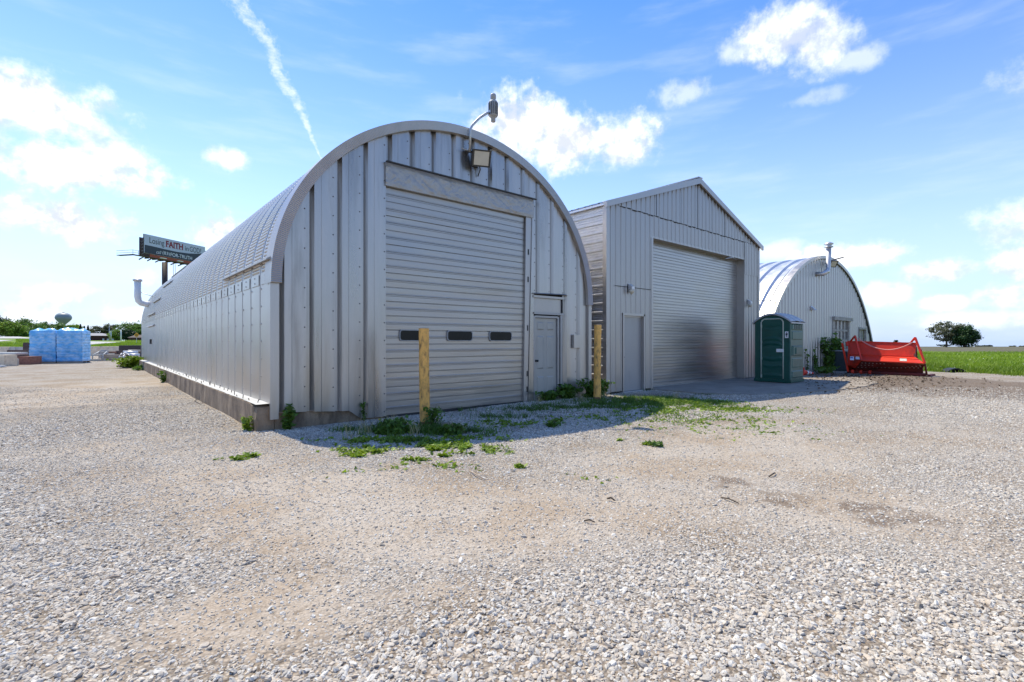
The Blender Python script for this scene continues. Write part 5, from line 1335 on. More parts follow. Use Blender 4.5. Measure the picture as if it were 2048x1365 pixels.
    mb.bar(q + up * 9, q + up * (zb - 1.2 - hp.z), .08, .08); mb.bar(q + t_ * .5 + up * 9, q + t_ * .5 + up * (zb - 1.2 - hp.z), .08, .08); mb.build('ladder', 'brown', o)
billboard()

# ------------------------------------------------------------------ things across the road
def water_tower():
    D = 640; c = dl(D, (126.8 - 1024) / FOC * D); z0 = float(H(c.x, c.y)); k = D / FOC
    zc = EYE + (HOR - 636.5) * k; c.z = z0
    o = thing('water_tower', 'pale blue grey water tower with bulb tank above the trees', 'water tower', c)
    b = Vector((c.x, c.y, zc)); r = 13.2 * k
    prof = [(.16, -1.75), (.17, -1.2), (.26, -.98), (.45, -.78), (.74, -.46), (.94, -.18), (1, .02), (.98, .20), (.90, .40), (.74, .58), (.50, .72), (.25, .79), (.05, .80)]
    mb = MB(); mb.lathe(b, [(r * a, r * h_) for a, h_ in prof], 32); mb.build('tank', 'tank', o)
    mb = MB(); mb.lathe((c.x, c.y, z0), [(r * .34, 0), (r * .18, 8), (r * .16, zc - z0 - r * 1.72)], 20); mb.build('pedestal', 'tank', o)
    mb = MB(); mb.lathe(b + V3(0, 0, r * .78), [(r * .14, 0), (r * .14, .7), (r * .1, .9)], 12); mb.build('roof_hatch', 'blockg', o)
water_tower()
def brick_hall():
    D0 = 262; k = D0 / FOC
    def p(u, D, z=0): return dl(D, (u - 1024) / FOC * D, z)
    a = p(150, D0); b = p(234, D0 + 12); c = p(240, D0 + 34); d = p(156, D0 + 22)
    zb = float(H(a.x, a.y)) - .3; ze = EYE + (HOR - 671.6) * k; up = V3(0, 0, 1)
    o = thing('brick_hall', 'long low brown brick building with grey roof and white doors beyond the parking lot', 'building', a)
    for q in (a, b, c, d): q.z = zb
    mb = MB(); mb.prism([a, b, c, d], up * (ze - zb)); mb.build('wall', 'brickwall', o)
    zr = EYE + (HOR - 665.8) * k; m1 = (a + d) / 2; m2 = (b + c) / 2
    e = .6; fx = (b - a).normalized(); fy = (d - a).normalized()
    A, B, C_, D_ = a - fx * e - fy * e, b + fx * e - fy * e, c + fx * e + fy * e, d - fx * e + fy * e
    R1 = m1 + (m2 - m1) * .15; R2 = m1 + (m2 - m1) * .60
    for q in (A, B, C_, D_): q.z = ze
    R1.z = R2.z = zr
    mb = MB(); mb.face([A, B, R2, R1]); mb.face([B, C_, R2]); mb.face([C_, D_, R1, R2]); mb.face([D_, A, R1]); mb.face([A, B, C_, D_]); mb.build('roof', 'shingle', o)
    for u0, u1 in ((203.8, 208), (213, 217.3), (223, 227.5)):
        t0, t1 = (u0 - 150) / 84, (u1 - 150) / 84
        mb = MB(); n = -fy; q0 = a + (b - a) * t0 + n * .05; q1 = a + (b - a) * t1 + n * .05; mb.prism([q0, q1, q1 + up * 1.3, q0 + up * 1.3], -n * .2); mb.build('door', 'white', o)
brick_hall()
def far_house():
    D = 230; c = dl(D, (282 - 1024) / FOC * D); z0 = float(H(c.x, c.y)); o = thing('low_house', 'low grey roofed house half hidden behind the near hut far end', 'house', (c.x, c.y, z0))
    x = dl(0, 1).normalized(); y = dl(1, 0).normalized(); w = 3.4; up = V3(0, 0, 1)
    cc = Vector((c.x, c.y, z0)); a = [cc - x * w - y * 3, cc + x * w - y * 3, cc + x * w + y * 3, cc - x * w + y * 3]
    mb = MB(); mb.prism(a, up * 1.4); mb.build('wall', 'brickwall', o)
    r0, r1 = cc - x * w * .75 + up * 2.7, cc + x * w * .75 + up * 2.7; e = [q + up * 1.4 + (q - cc) * .12 for q in a]
    mb = MB(); mb.face([e[0], e[1], r1, r0]); mb.face([e[1], e[2], r1]); mb.face([e[2], e[3], r0, r1]); mb.face([e[3], e[0], r0]); mb.face(e); mb.build('roof', mat('brown_shingle', (.12, .095, .085), .9), o)
far_house()
def pole(label, u, vt, D, r, m, arm):
    c = dl(D, (u - 1024) / FOC * D); z0 = float(H(c.x, c.y)); zt = EYE + (HOR - vt) / FOC * D; o = thing('light_pole', label, 'light pole', (c.x, c.y, z0), 'light poles by the parking lot')
    mb = MB(); mb.tube([(c.x, c.y, z0), (c.x, c.y, zt)], [r * 1.2, r * .8], 8); mb.build('pole', m, o)
    x = dl(0, 1).normalized(); q = Vector((c.x, c.y, zt)); mb = MB(); mb.bar(q - x * arm[0], q + x * arm[1], .25, .16); mb.build('lamp_head', m, o)
pole('grey light pole in front of the brown brick building', 222, 662, 215, .18, 'galv', (.1, 1.0))
pole('white light pole before the dark tree', 242, 660, 200, .22, 'white', (.9, .1))
pole('thin pale pole rising above the loose grey tree', 218.5, 652, 230, .12, 'galv', (.1, .3))
def road_sign():
    D = 76; c = dl(D, (273 - 1024) / FOC * D); z0 = float(H(c.x, c.y)); zc = EYE + (HOR - 670.7) / FOC * D; o = thing('road_sign', 'amber diamond warning sign with black ring of arrows', 'road sign', (c.x, c.y, z0))
    x = dl(0, 1).normalized(); n = -dl(1, -.1).normalized(); up = V3(0, 0, 1); q = Vector((c.x, c.y, zc)); r = .40
    mb = MB(); mb.prism([q - x * r, q - up * r, q + x * r, q + up * r], -n * .01); sg = mb.build('sign_plate', 'signy', o)
    mb = MB()
    for k in range(3):
        a0 = k * 2.094 + .2; P = [(.10, a0), (.10, a0 + .8), (.10, a0 + 1.5), (.20, a0 + 1.5), (.20, a0 + .8), (.20, a0)]
        mb.face([q + n * .012 + x * rr * math.cos(a) + up * rr * math.sin(a) for rr, a in P])
        mb.face([q + n * .012 + x * rr * math.cos(a) + up * rr * math.sin(a) for rr, a in ((.05, a0 + 1.45), (.15, a0 + 1.95), (.25, a0 + 1.45))])
    mb.build('arrow_ring', 'black', sg)
    mb = MB(); mb.bar((c.x, c.y, z0 - .2), q - n * .05 + up * .2, .06, .06); mb.build('sign_post', 'steel', o)
road_sign()

# ------------------------------------------------------------------ plants
def leaves(P, size, rng, flat=.5, stretch=1.7):
    """leaf shaped cards at the points P: vertices, faces"""
    n = len(P); nrm = rng.normal(0, 1, (n, 3)); nrm[:, 2] = np.abs(nrm[:, 2]) + flat; nrm /= np.linalg.norm(nrm, axis=1)[:, None]
    t = rng.normal(0, 1, (n, 3)); t -= nrm * (t * nrm).sum(1)[:, None]; t /= np.linalg.norm(t, axis=1)[:, None]; b = np.cross(nrm, t)
    s = (size * rng.uniform(.6, 1.4, n))[:, None]
    V = np.stack([P - t * s * stretch * .5, P + b * s * .5 + nrm * s * .08, P + t * s * stretch * .5, P - b * s * .5 + nrm * s * .08], 1).reshape(-1, 3)
    return V, np.arange(n * 4).reshape(n, 4)
def crown_points(c, rad, ncl, per, rng, top=1., hollow=.55, clr=.30):
    """leaf points in uneven clumps through a crown of half axes rad round c; tint by clump"""
    pts = []; tint = []
    for k in range(ncl):
        while True:
            q = rng.uniform(-1, 1, 3)
            r = np.linalg.norm(q)
            if hollow < r < 1 or (r < hollow and rng.random() < .35): break
        if q[2] < -.3: q[:2] *= .8
        cc = q * rad * .86; cr = clr * rng.uniform(.55, 1.25) * rad.mean()
        w = rng.normal(0, .5, (per, 3)) * cr * np.array([1, 1, .72])
        pts.append(cc + w); tint.append(np.clip(rng.normal(.5, .22) + rng.normal(0, .12, per), 0, 1))
    return np.concatenate(pts) + c, np.concatenate(tint)
def tree(name, label, uc, wpx, vt, D, m, seed, ncl=34, per=70, leaf=None, vb=None, trunk=.28, group=None, asym=0., clr=.30, hollow=.55, sq=1.):
    rng = np.random.default_rng(seed); k = D / FOC
    c = dl(D, (uc - 1024) * k); z0 = float(H(c.x, c.y)); zt = EYE + (HOR - vt) * k; hgt = zt - z0
    o = thing(name, label, 'tree', (c.x, c.y, z0), group)
    w = wpx * k / 2; ch = hgt * (1 - trunk) / 2; cz = z0 + hgt * trunk + ch
    rad = np.array([w, w * .9, ch])
    P, tn = crown_points(np.zeros(3), np.array([1., 1., 1.]), ncl, per, rng, clr=clr, hollow=hollow)
    # uneven outline: bulge by direction
    ang = np.arctan2(P[:, 1], P[:, 0]); bl = 1 + .34 * (fbm(ang * 1.3 + 5, P[:, 2] * 1.8, seed, 3) - .5) * 2
    P = P * 1.10 * bl[:, None] * rad; P[:, 2] = np.clip(P[:, 2], -ch * 1.0, None)
    P = P[:, 0:1] * np.array(dl(0, 1))[None] + P[:, 1:2] * np.array(dl(1, 0))[None] + P[:, 2:3] * np.array([[0, 0, 1.]])
    lf = leaf or max(.3, 1.75 * k)
    V, F_ = leaves(P, lf, rng, .3, 1.5)
    cr = npmesh('crown', V + np.array([0, 0, cz - z0]), F_, m, {'tint': np.repeat(tn, 4)}); cr.parent = o
    mb = MB(); r0 = max(.12, hgt * .028); b = Vector((c.x, c.y, z0)); ttop = b + V3(0, 0, hgt * .62)
    mb.tube([b - V3(0, 0, .3), b + V3(.1, 0, hgt * .2), b + V3(0, .1, hgt * .4), ttop], [r0 * 1.2, r0, r0 * .7, r0 * .3], 8)
    for q in range(7):
        a = rng.uniform(0, 6.28); h0 = hgt * rng.uniform(.2, .45); e = Vector((math.cos(a) * w * .7, math.sin(a) * w * .7, hgt * rng.uniform(.5, .85)))
        mid = Vector((e.x * .45, e.y * .45, h0 + (e.z - h0) * .55)); mb.tube([b + V3(0, 0, h0), b + mid, b + e], [r0 * .5, r0 * .34, r0 * .1], 6)
    mb.build('trunk', 'bark', o)
    return o
G1 = 'trees across the road on the left'
TL = [(-6, 40, 633, 190, 'leafC', 'dark wispy tree at the far left edge of the tree row'), (20, 46, 645, 150, 'leafB', 'bright green bushy tree in front at the left end of the row'), (50, 50, 639.5, 185, 'leafA', 'tall mid green tree just left of the blue pallets'),
      (38, 36, 652, 160, 'leafA', 'lower green tree overlapping the bright bushy one'), (85, 36, 646.5, 260, 'leafA', 'rounded tree above the left blue pallet'), (113, 40, 649, 280, 'leafA', 'wide tree under the water tower'), (146, 34, 650.5, 290, 'leafB', 'paler tree right of the water tower'),
      (196, 34, 652, 310, 'leafD', 'grey green tree behind the brick building left half'), (224, 34, 648.5, 315, 'leafD', 'loose grey green tree with gaps behind the light poles'), (262, 48, 647.5, 265, 'leafA', 'big rounded tree beside the far end of the near hut'),
      (236, 30, 662, 250, 'leafB', 'low bright green tree between the two light poles'), (255, 22, 661, 235, 'leafC', 'dark green tree right of the white light pole'), (290, 50, 650, 260, 'leafA', 'tree partly hidden by the near hut end wall'), (-60, 60, 640, 190, 'leafA', 'tree beyond the left edge of the row'), (345, 60, 652, 280, 'leafA', 'tree behind the near hut roof')]
for k, (u, w, vt, D, m, lb) in enumerate(TL): tree('leafy_tree', lb, u, w, vt, D, m, 100 + k, group=G1, trunk=.08 if D < 270 else .14, clr=.34 if m != 'leafD' else .27, ncl=64 if m != 'leafD' else 46, per=110)
def conifer(label, u, w, vt, D, seed):
    rng = np.random.default_rng(seed); k = D / FOC; c = dl(D, (u - 1024) * k); z0 = float(H(c.x, c.y)); hgt = EYE + (HOR - vt) * k - z0
    o = thing('conifer_tree', label, 'tree', (c.x, c.y, z0), 'dark conifers across the road')
    n = 1700; t = rng.uniform(.06, 1, n) ** .8; r = (1 - t) * w * k / 2 * (.55 + .45 * ((t * 9) % 1)) + .15; a = rng.uniform(0, 6.28, n); rr = r * np.sqrt(rng.uniform(.2, 1, n))
    P = np.stack([rr * np.cos(a), rr * np.sin(a), t * hgt], -1); V, F_ = leaves(P, .75 * k * 1.3, rng, .2, 1.6)
    q = npmesh('crown', V, F_, 'leafC', {'tint': np.repeat(rng.uniform(.1, .7, n), 4)}); q.parent = o
    mb = MB(); mb.tube([(c.x, c.y, z0 - .3), (c.x, c.y, z0 + hgt * .9)], [.35, .05], 7); mb.build('trunk', 'bark', o)
conifer('dark conifer just right of the blue wrapped pallets, tallest of three', 161, 15, 649, 285, 1); conifer('dark conifer in the middle of the three', 168.5, 14, 652.5, 285, 2); conifer('dark conifer above the brick building roof, right one of three', 176, 16, 651.5, 290, 3)
tree('field_tree', 'tall open grey green tree standing alone in the ploughed field', 1893, 64, 642.5, 250, 'leafD', 301, ncl=70, per=80, trunk=.18, clr=.21, hollow=.5, leaf=.42)
tree('field_tree', 'dense dark green tree beside the open grey one in the field', 1929, 48, 648.5, 246, 'leafE', 302, ncl=80, per=150, trunk=.0, clr=.30, leaf=.5)
tree('far_bush', 'small dark tree beyond the top of the red hopper', 1794, 13, 679.5, 330, 'leafC', 303, ncl=14, per=40, trunk=.05)
for k, (u, w, vt, lb) in enumerate(((1887, 22, 689.3, 'low far bush under the open grey tree'), (1955, 20, 690.5, 'low far bush right of the dense dark tree'), (1974, 22, 691, 'wide low far bush farther right of the field trees'), (2026, 10, 692.3, 'tiny far bush near the right edge of the field'), (2046, 12, 692.6, 'tiny far bush at the right edge of the field'))):
    tree('far_bush', lb, u, w, vt, 520, 'leafF', 310 + k, ncl=12, per=30, trunk=.02, group='far bushes on the field horizon')

# grass: blades on the right-hand strip, tufts and mats near the buildings
def blades(name, x, y, h, w, m, rng, lean=.35, z0=0., tint=None):
    n = len(x); a = rng.uniform(0, 6.28, n); la = rng.uniform(0, 6.28, n); ln = h * lean * rng.uniform(.2, 1.6, n)
    b = np.stack([np.cos(a), np.sin(a), 0 * a], -1) * (w / 2)[:, None]; base = np.stack([x, y, H(x, y) + relief(x, y) + z0], -1)
    lv = np.stack([np.cos(la) * ln, np.sin(la) * ln, 0 * la], -1); hh = np.stack([0 * h, 0 * h, h], -1)
    mid = base + hh * .55 + lv * .3; tip = base + hh + lv
    V = np.stack([base - b, base + b, mid - b * .8, mid + b * .8, tip - b * .12, tip + b * .12], 1).reshape(-1, 3)
    i = np.arange(n)[:, None] * 6; F_ = np.concatenate([i + np.array([[0, 1, 3, 2]]), i + np.array([[2, 3, 5, 4]])])
    tn = np.clip(rng.normal(.5, .2, n), 0, 1) if tint is None else tint
    return npmesh(name, V, F_, m, {'tint': np.repeat(tn, 6)})
def strip_grass():
    rng = np.random.default_rng(5); n = 190000
    D = 19 * (58 / 19) ** rng.random(n); s = .55 + 1.7 * rng.random(n) ** 1.9; x, y = DL(D, D * s)
    # edge follows the gravel
    cDv = 1 / np.sqrt(1 + s * s); eD = np.interp(s, [.2, .60, .80, .86, .92, 1.02, 1.3, 2.0, 2.6], [40, 33, 25.5, 23.3, 23.0, 20.5, 19.5, 16, 14])
    k = (D > eD + rng.normal(0, .35, n)) & ~((x < 20.3) | ((y > 8.3) & (x < xr3 + .5)))
    x, y, D, eD = x[k], y[k], D[k], eD[k]; m_ = len(x)
    h = rng.uniform(.12, .34, m_) * (.65 + .8 * fbm(x * .5, y * .5, 3, 3)); h = np.where(D < eD + .6, h * .7, h)
    t = np.clip(fbm(x * .25, y * .25, 6, 4) * 1.1 - .05 + rng.normal(0, .12, m_), 0, 1)
    o = blades('grass', x, y, h, np.interp(D, [19, 58], [.022, .055]), 'blade', rng, .5, 0, t); tag(o, 'bright green rough grass beyond the gravel at right', 'grass', None, 'stuff')
    kk = rng.random(m_) < .004; P = np.stack([x[kk], y[kk], H(x[kk], y[kk]) + h[kk] + .03], -1); V, F_ = leaves(P, .042, rng, 2, 1.)
    q = npmesh('grass_flowers', V, F_, 'white'); tag(q, 'scattered white seed heads in the green grass strip', 'flowers', None, 'stuff')
strip_grass()
def left_grass():
    rng = np.random.default_rng(6); n = 40000
    D = 48.5 * (110 / 48.5) ** rng.random(n); s = rng.uniform(-1.15, -.66, n); x, y = DL(D, D * s)
    u = 1024 + s * FOC; v = HOR - (H(x, y) - EYE) / D * FOC
    k = ~((v < 679) & (u < 70)) & ~((u < 32) & (v < 686)) & ~((u > 95) & (u < 250) & (v < 692.5 - np.clip(u - 165, 0, 80) * .085))
    x, y, D = x[k], y[k], D[k]; o = blades('grass', x, y, rng.uniform(.10, .25, len(x)), np.interp(D, [48, 110], [.05, .1]), 'blade', rng, .5); tag(o, 'mown green grass slope between yard and road', 'grass', None, 'stuff')
left_grass()

def mat_patch(spec, name, label, m, rng, leaf=False):
    xs, ys, hs, ts = [], [], [], []
    for (u, v, rd, rl, n, h) in spec:
        p = gnd(u, v); d0 = p.x * FW[0] + p.y * FW[1]; l0 = p.x * RT[0] + p.y * RT[1]
        a = rng.normal(0, .5, n); b = rng.normal(0, .5, n); x, y = DL(d0 + a * rd, l0 + b * rl)
        k = (fbm(x * 5.5, y * 5.5, 77, 4) > .45) & ~((y > 8.56) & (x > 2) & (x < 10.4)) & ~((y > 8.42) & (x >= 10.4))
        xs.append(x[k]); ys.append(y[k]); hs.append(h * rng.uniform(.4, 1.2, k.sum())); ts.append(np.clip(rng.normal(.5, .2, k.sum()), 0, 1))
    return map(np.concatenate, (xs, ys, hs, ts))
def ground_cover():
    rng = np.random.default_rng(9)
    spec = [(1270, 808, 1.0, 1.6, 5200, .10), (1215, 815, .7, .8, 2200, .10), (1330, 800, .6, .9, 2000, .09), (1400, 812, .5, 1.0, 1700, .08), (1130, 815, .55, 1.0, 1900, .09), (1060, 822, .4, .8, 1000, .09),
            (1350, 835, .8, 1.3, 1300, .06), (1450, 815, .6, 1.0, 800, .06), (1240, 845, .4, .6, 300, .05), (860, 862, .38, .55, 2400, .12), (770, 868, .30, .40, 1400, .14), (930, 868, .30, .5, 1200, .10), (1010, 835, .3, .7, 700, .09),
            (700, 862, .2, .35, 350, .10), (820, 885, .2, .4, 500, .09), (960, 900, .15, .25, 260, .07), (1000, 795, .1, .6, 500, .12), (900, 822, .08, .6, 300, .12), (1560, 790, .4, .8, 150, .05), (1260, 782, .15, .5, 300, .1), (1420, 790, .2, .8, 250, .05)]
    x, y, h, t = mat_patch(spec, 0, 0, 0, rng)
    o = blades('grass', x, y, h, np.full(len(x), .010), 'weed', rng, .8, .005, t); tag(o, 'low dark grass growing through the gravel by the doors', 'grass', None, 'stuff')
    spec2 = [(1330, 805, .5, .9, 2600, .05), (1390, 806, .4, .9, 2600, .05), (1420, 820, .5, 1.2, 2000, .04), (1300, 825, .5, .8, 1200, .04), (1280, 800, .4, .8, 1400, .05), (1270, 812, .4, .8, 700, .05), (1460, 840, .6, 1.1, 420, .03),
             (720, 898, .07, .14, 190, .05), (708, 915, .05, .14, 150, .05), (742, 908, .05, .14, 150, .05), (835, 895, .07, .20, 230, .05), (870, 905, .06, .10, 130, .05), (905, 905, .08, .22, 300, .05), (960, 900, .08, .15, 220, .07), (940, 908, .06, .2, 180, .05), (830, 922, .06, .18, 160, .04), (880, 915, .05, .1, 120, .05), (775, 868, .2, .3, 500, .09), (910, 880, .12, .2, 220, .06),
             (800, 882, .30, .55, 650, .06), (880, 895, .30, .6, 800, .06), (940, 905, .2, .5, 350, .06), (720, 905, .2, .4, 260, .05), (960, 880, .25, .5, 260, .05), (730, 885, .25, .35, 260, .06), (1030, 850, .3, .8, 320, .06), (860, 935, .2, .6, 120, .04), (1450, 860, .8, 1.6, 420, .025), (1370, 845, .6, 1.4, 520, .03), (1500, 820, .6, 1.4, 360, .03), (1180, 838, .4, .9, 260, .05), (462, 922, .04, .16, 130, .05), (500, 916, .04, .12, 90, .05), (1300, 890, .05, .10, 110, .05), (1100, 852, .06, .1, 90, .06), (1115, 845, .05, .14, 120, .06), (1560, 868, .1, .3, 60, .03), (1040, 935, .05, .06, 50, .05), (1240, 883, .03, .05, 25, .04), (985, 845, .15, .3, 200, .06), (640, 880, .2, .3, 60, .03), (1410, 860, .6, 1.0, 160, .02), (690, 940, .2, .3, 40, .02), (1180, 960, .2, .4, 25, .02)]
    x, y, h, t = mat_patch(spec2, 0, 0, 0, rng)
    P = np.stack([x, y, H(x, y) + relief(x, y) + h * rng.uniform(.25, 1, len(x))], -1); V, F_ = leaves(P, .038, rng, .8, 1.9)
    o = npmesh('weeds', V, F_, 'weedl', {'tint': np.repeat(t, 4)}); tag(o, 'small bright clover leaves scattered over the gravel', 'weeds', None, 'stuff')
ground_cover()

def plant(name, label, c, rx, ry, h, nst, nlf, leaf, m, seed, cat='weed', spread=1., stemm='weed', pos=None):
    rng = np.random.default_rng(seed); c = Vector(c); o = thing(name, label, cat, c)
    mb = MB(); pts = []
    for k in range(nst):
        a = rng.uniform(0, 6.28); r = rng.uniform(0, .35); b = c + V3(math.cos(a) * r * rx, math.sin(a) * r * ry, -.02)
        hh = h * rng.uniform(.55, 1.0); e = c + V3(rng.uniform(-1, 1) * rx * spread, rng.uniform(-1, 1) * ry * spread, hh); md = (b + e) / 2 + V3(0, 0, hh * .12)
        mb.tube([b, md, e], [.006 + h * .004, .004 + h * .003, .002], 5)
        for q in range(nlf // nst):
            t_ = rng.uniform(.08, 1) ; p = b * (1 - t_) ** 2 + md * 2 * t_ * (1 - t_) + e * t_ ** 2
            pts.append(p + V3(*(rng.normal(0, .30, 3) * np.array([rx, ry, h * .12]))))
    mb.build('stem', stemm, o)
    P = np.array([tuple(p - c) for p in pts]); P[:, 2] = np.maximum(P[:, 2], .01); V, F_ = leaves(P, leaf, rng, .25, 1.8)
    q = npmesh('foliage', V, F_, m, {'tint': np.repeat(np.clip(rng.normal(.5, .25, len(P)), 0, 1), 4)}); q.parent = o
    return o
p = gnd(598, 870); plant('weed_plant', 'dark green leafy weed climbing the footing at the hut front', (p.x, 8.52, 0), .11, .08, .46, 7, 360, .042, 'weed', 1)
p = gnd(497, 862); plant('weed_plant', 'small yellow green weed at the front corner of the footing', (p.x, p.y, 0), .10, .10, .26, 6, 110, .045, 'weedl', 2)
p = gnd(266, 736); plant('bush', 'round yellow green bush at the far end of the footing', (p.x, p.y, 0), .62, .55, .62, 22, 1500, .11, 'weedl', 3, 'bush')
p = gnd(347, 765); plant('weed_plant', 'thin weed halfway along the footing', (1.95, p.y, 0), .10, .16, .42, 5, 110, .06, 'weed', 4)
p = gnd(298, 740); plant('weed_plant', 'low straggling weed beside the footing near the bush', (1.85, p.y, 0), .25, .8, .25, 8, 260, .08, 'weed', 5)
p = onY(745, 830, 8.52); plant('weed_plant', 'weed sprig against the sheet metal left of the garage door', (3.78, 8.55, .0), .05, .04, .42, 3, 60, .035, 'weed', 6)
p = gnd(1095, 806); plant('weed_plant', 'dark leafy weeds at the foot of the six panel door', (8.45, 8.50, 0), .30, .10, .24, 12, 420, .06, 'weed', 7)
p = gnd(1120, 800); plant('weed_plant', 'broad leaved weeds right of the six panel door', (9.12, 8.45, 0), .28, .12, .42, 14, 420, .075, 'weed', 8)
p = gnd(1165, 806); plant('weed_plant', 'tall tangled weeds between six panel door and right guard post', (9.82, 8.22, 0), .42, .22, .50, 24, 900, .06, 'weed', 9)
p = gnd(852, 858); plant('weed_plant', 'weed clump hugging the foot of the garage door guard post', (p.x + .10, p.y - .02, 0), .16, .12, .40, 12, 260, .035, 'weed', 10)
p = gnd(905, 868); plant('weed_plant', 'broad leaved weed patch in front of the flat rock', (p.x, p.y, 0), .22, .14, .16, 14, 320, .05, 'weed', 11)
p = gnd(790, 866); plant('weed_plant', 'dark weed clump left of the garage door guard post', (p.x, p.y, 0), .30, .16, .22, 16, 420, .045, 'weed', 12)
p = gnd(1314, 893); plant('weed_plant', 'small lone rosette weed on the open gravel', (p.x, p.y, 0), .10, .09, .07, 8, 90, .035, 'weed', 13)
p = gnd(1106, 855); plant('weed_plant', 'small weed tuft in the shade edge before the right guard post', (p.x, p.y, 0), .14, .10, .10, 8, 110, .04, 'weed', 14)
def tufts():
    rng = np.random.default_rng(21); xs = []; ys = []
    for u, v, n in ((775, 862, 60), (790, 858, 40), (735, 868, 30), (870, 855, 40), (1210, 800, 30), (1160, 806, 40), (915, 868, 30), (1080, 806, 25), (1275, 806, 30), (1350, 800, 30), (830, 872, 30), (700, 880, 20)):
        p = gnd(u, v); xs.append(p.x + rng.normal(0, .07, n)); ys.append(p.y + rng.normal(0, .05, n))
    x, y = np.concatenate(xs), np.concatenate(ys)
    o = blades('dry_grass', x, y, rng.uniform(.08, .32, len(x)), np.full(len(x), .006), 'straw', rng, .5); tag(o, 'dry straw coloured grass stalks by the guard posts', 'grass', None, 'stuff')
    P = []
    p = gnd(759, 861); 
    mb = MB(); mb.lathe((p.x, p.y, .17), [(.006, 0), (.02, .006), (.02, .012), (.005, .016)], 10); f = mb.build('dandelion', mat('dandelion_yellow', (.85, .50, .02), .6)); mb = None
    tag(f, 'single yellow dandelion flower left of the garage door', 'flower'); place(f)
    mb = MB(); mb.tube([(p.x, p.y, 0), (p.x, p.y, .17)], .003, 5); s_ = mb.build('stem', 'weed'); s_.parent = f; s_.location = -f.location
tufts()
# shrub and vines against the far hut
def shrub3():
    def at3(u, v): return onY(u, v, Y3 - .35)
    a = at3(1658, 745); plant('shrub', 'tall thin leafy shrub left of the far hut window', (a.x, Y3 - .35, 0), .35, .25, 1.65, 7, 520, .10, 'weed', 31, 'shrub', stemm='bark')
    a = at3(1676, 745); plant('shrub', 'dark ivy shrub covering the far hut window edge', (a.x, Y3 - .35, 0), .35, .25, 1.75, 12, 900, .11, 'weed', 32, 'shrub', stemm='bark')
    a = at3(1643, 740); plant('vine', 'sparse vine tendril high on the far hut wall', (a.x, Y3 - .12, 0), .25, .06, 1.3, 3, 90, .09, 'weed', 33, 'vine', stemm='bark')
    a = at3(1625, 740); plant('vine', 'leafless thin vine behind the portable toilet', (a.x, Y3 - .12, 0), .22, .06, 1.25, 3, 40, .07, 'weed', 34, 'vine', stemm='bark')
    a = gnd(1668, 748); plant('weed_plant', 'low dark weeds at the foot of the far hut shrub', (a.x, a.y + .4, 0), .7, .25, .30, 14, 420, .09, 'weed', 35)
shrub3()

# ------------------------------------------------------------------ sticks, rock, culvert
def stick(label, u0, v0, u1, v1, r, m='wood'):
    a, b = gnd(u0, v0), gnd(u1, v1); k = V3(0, 0, r + .006); md = (a + b) / 2 + V3((b - a).y, (a - b).x, 0) * .06 + V3(0, 0, .010 + r)
    mb = MB(); mb.tube([a + k, md + k, b + k], [r, r * 1.1, r * .7], 7); o = mb.build('stick', m); tag(o, label, 'stick'); place(o)
stick('short brown stick on the gravel at lower left', 205, 1169, 243, 1158, 0.0074); stick('longer thin grey stick on the lower left gravel', 472, 1141, 522, 1122, 0.0056, 'wood2'); stick('thin twig below the clover before the garage door', 940, 945, 972, 963, 0.0062)
stick('dark twig right of the brown soil spot', 1442, 998, 1478, 1010, 0.0062, 'bark'); stick('short dark twig on the gravel above the right soil stain', 1538, 956, 1551, 949, 0.0074, 'bark'); stick('bent twig leaning on the long footing', 396, 797, 404, 812, 0.0074, 'bark')
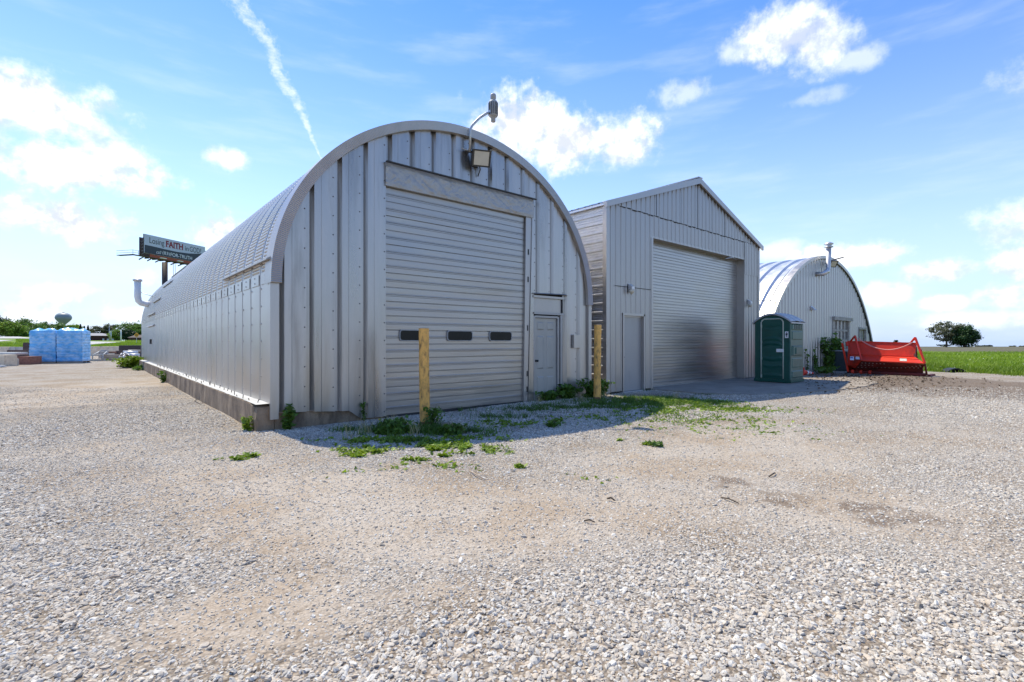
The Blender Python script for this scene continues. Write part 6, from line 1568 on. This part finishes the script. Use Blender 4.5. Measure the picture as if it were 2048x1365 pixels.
stick('dark branch beside the round bush', 238, 732, 255, 738, .03, 'bark'); stick('curled dry leaf stem in the middle of the lot', 1168, 1045, 1190, 1048, 0.0062, 'bark'); stick('small dark wood chip on the gravel under the lone rosette weed', 1215, 1001, 1230, 1005, 0.0087, 'bark')
def rock():
    p = gnd(881, 855); rng = np.random.default_rng(3); n = 11
    ring = [(p.x + .155 * (1 + .18 * rng.normal()) * math.cos(2 * math.pi * k / n), p.y + .10 * (1 + .15 * rng.normal()) * math.sin(2 * math.pi * k / n)) for k in range(n)]
    mb = MB(); mb.prism([(x, y, -.03) for x, y in ring], (0, 0, .10)); o = mb.build('flat_rock', 'rock', bevel=.015); tag(o, 'flat tan rock lying beside the garage door guard post', 'rock'); place(o)
rock()
def culvert():
    p = gnd(1914, 745.5); ax = dl(1, .2).normalized(); x = dl(-.2, 1).normalized(); c = p - V3(0, 0, .10); r = .48
    o = thing('culvert_pipe', 'black half buried pipe end at the edge of the grass', 'pipe', p)
    mb = MB(); P = []
    for k in range(17):
        a = math.pi * k / 16; d = x * math.cos(a) * r * .85 + V3(0, 0, math.sin(a) * r * .62); P.append([c + d * s_ + ax * e for s_, e in ((.86, .5), (.86, 0), (1, 0), (1, .5))])
    mb.grid(np.array([[tuple(q) for q in row] for row in P])); mb.build('pipe_shell', 'black', o)
    mb = MB(); mb.face([c + ax * .25 + x * math.cos(math.pi * k / 12) * r * .74 + V3(0, 0, math.sin(math.pi * k / 12) * r * .54) for k in range(13)]); mb.build('pipe_mouth', 'dark', o)
culvert()
def debris():
    rng = np.random.default_rng(44)
    n = 1100; u = 1612 + 420 * rng.beta(1.1, 2.2, n); P = []
    for k in range(n):
        p = gnd(u[k], 745 + abs(rng.normal(0, 15)) + (u[k] - 1612) * .035)
        if p.y < 8.2 and not (25.7 < p.x < 27): P.append((p.x, p.y, .02 + .03 * rng.random()))
    P = np.array(P); V, F_ = leaves(P, .055, rng, 1.2, 1.6)
    o = npmesh('soil_debris', V, F_, mat('brown_debris', (.13, .095, .07), .95, 0, .5, 3, tint=True), {'tint': np.repeat(rng.uniform(0, 1, len(P)), 4)}); tag(o, 'brown soil clods and bark litter before the red hopper', 'debris', None, 'stuff')
debris()
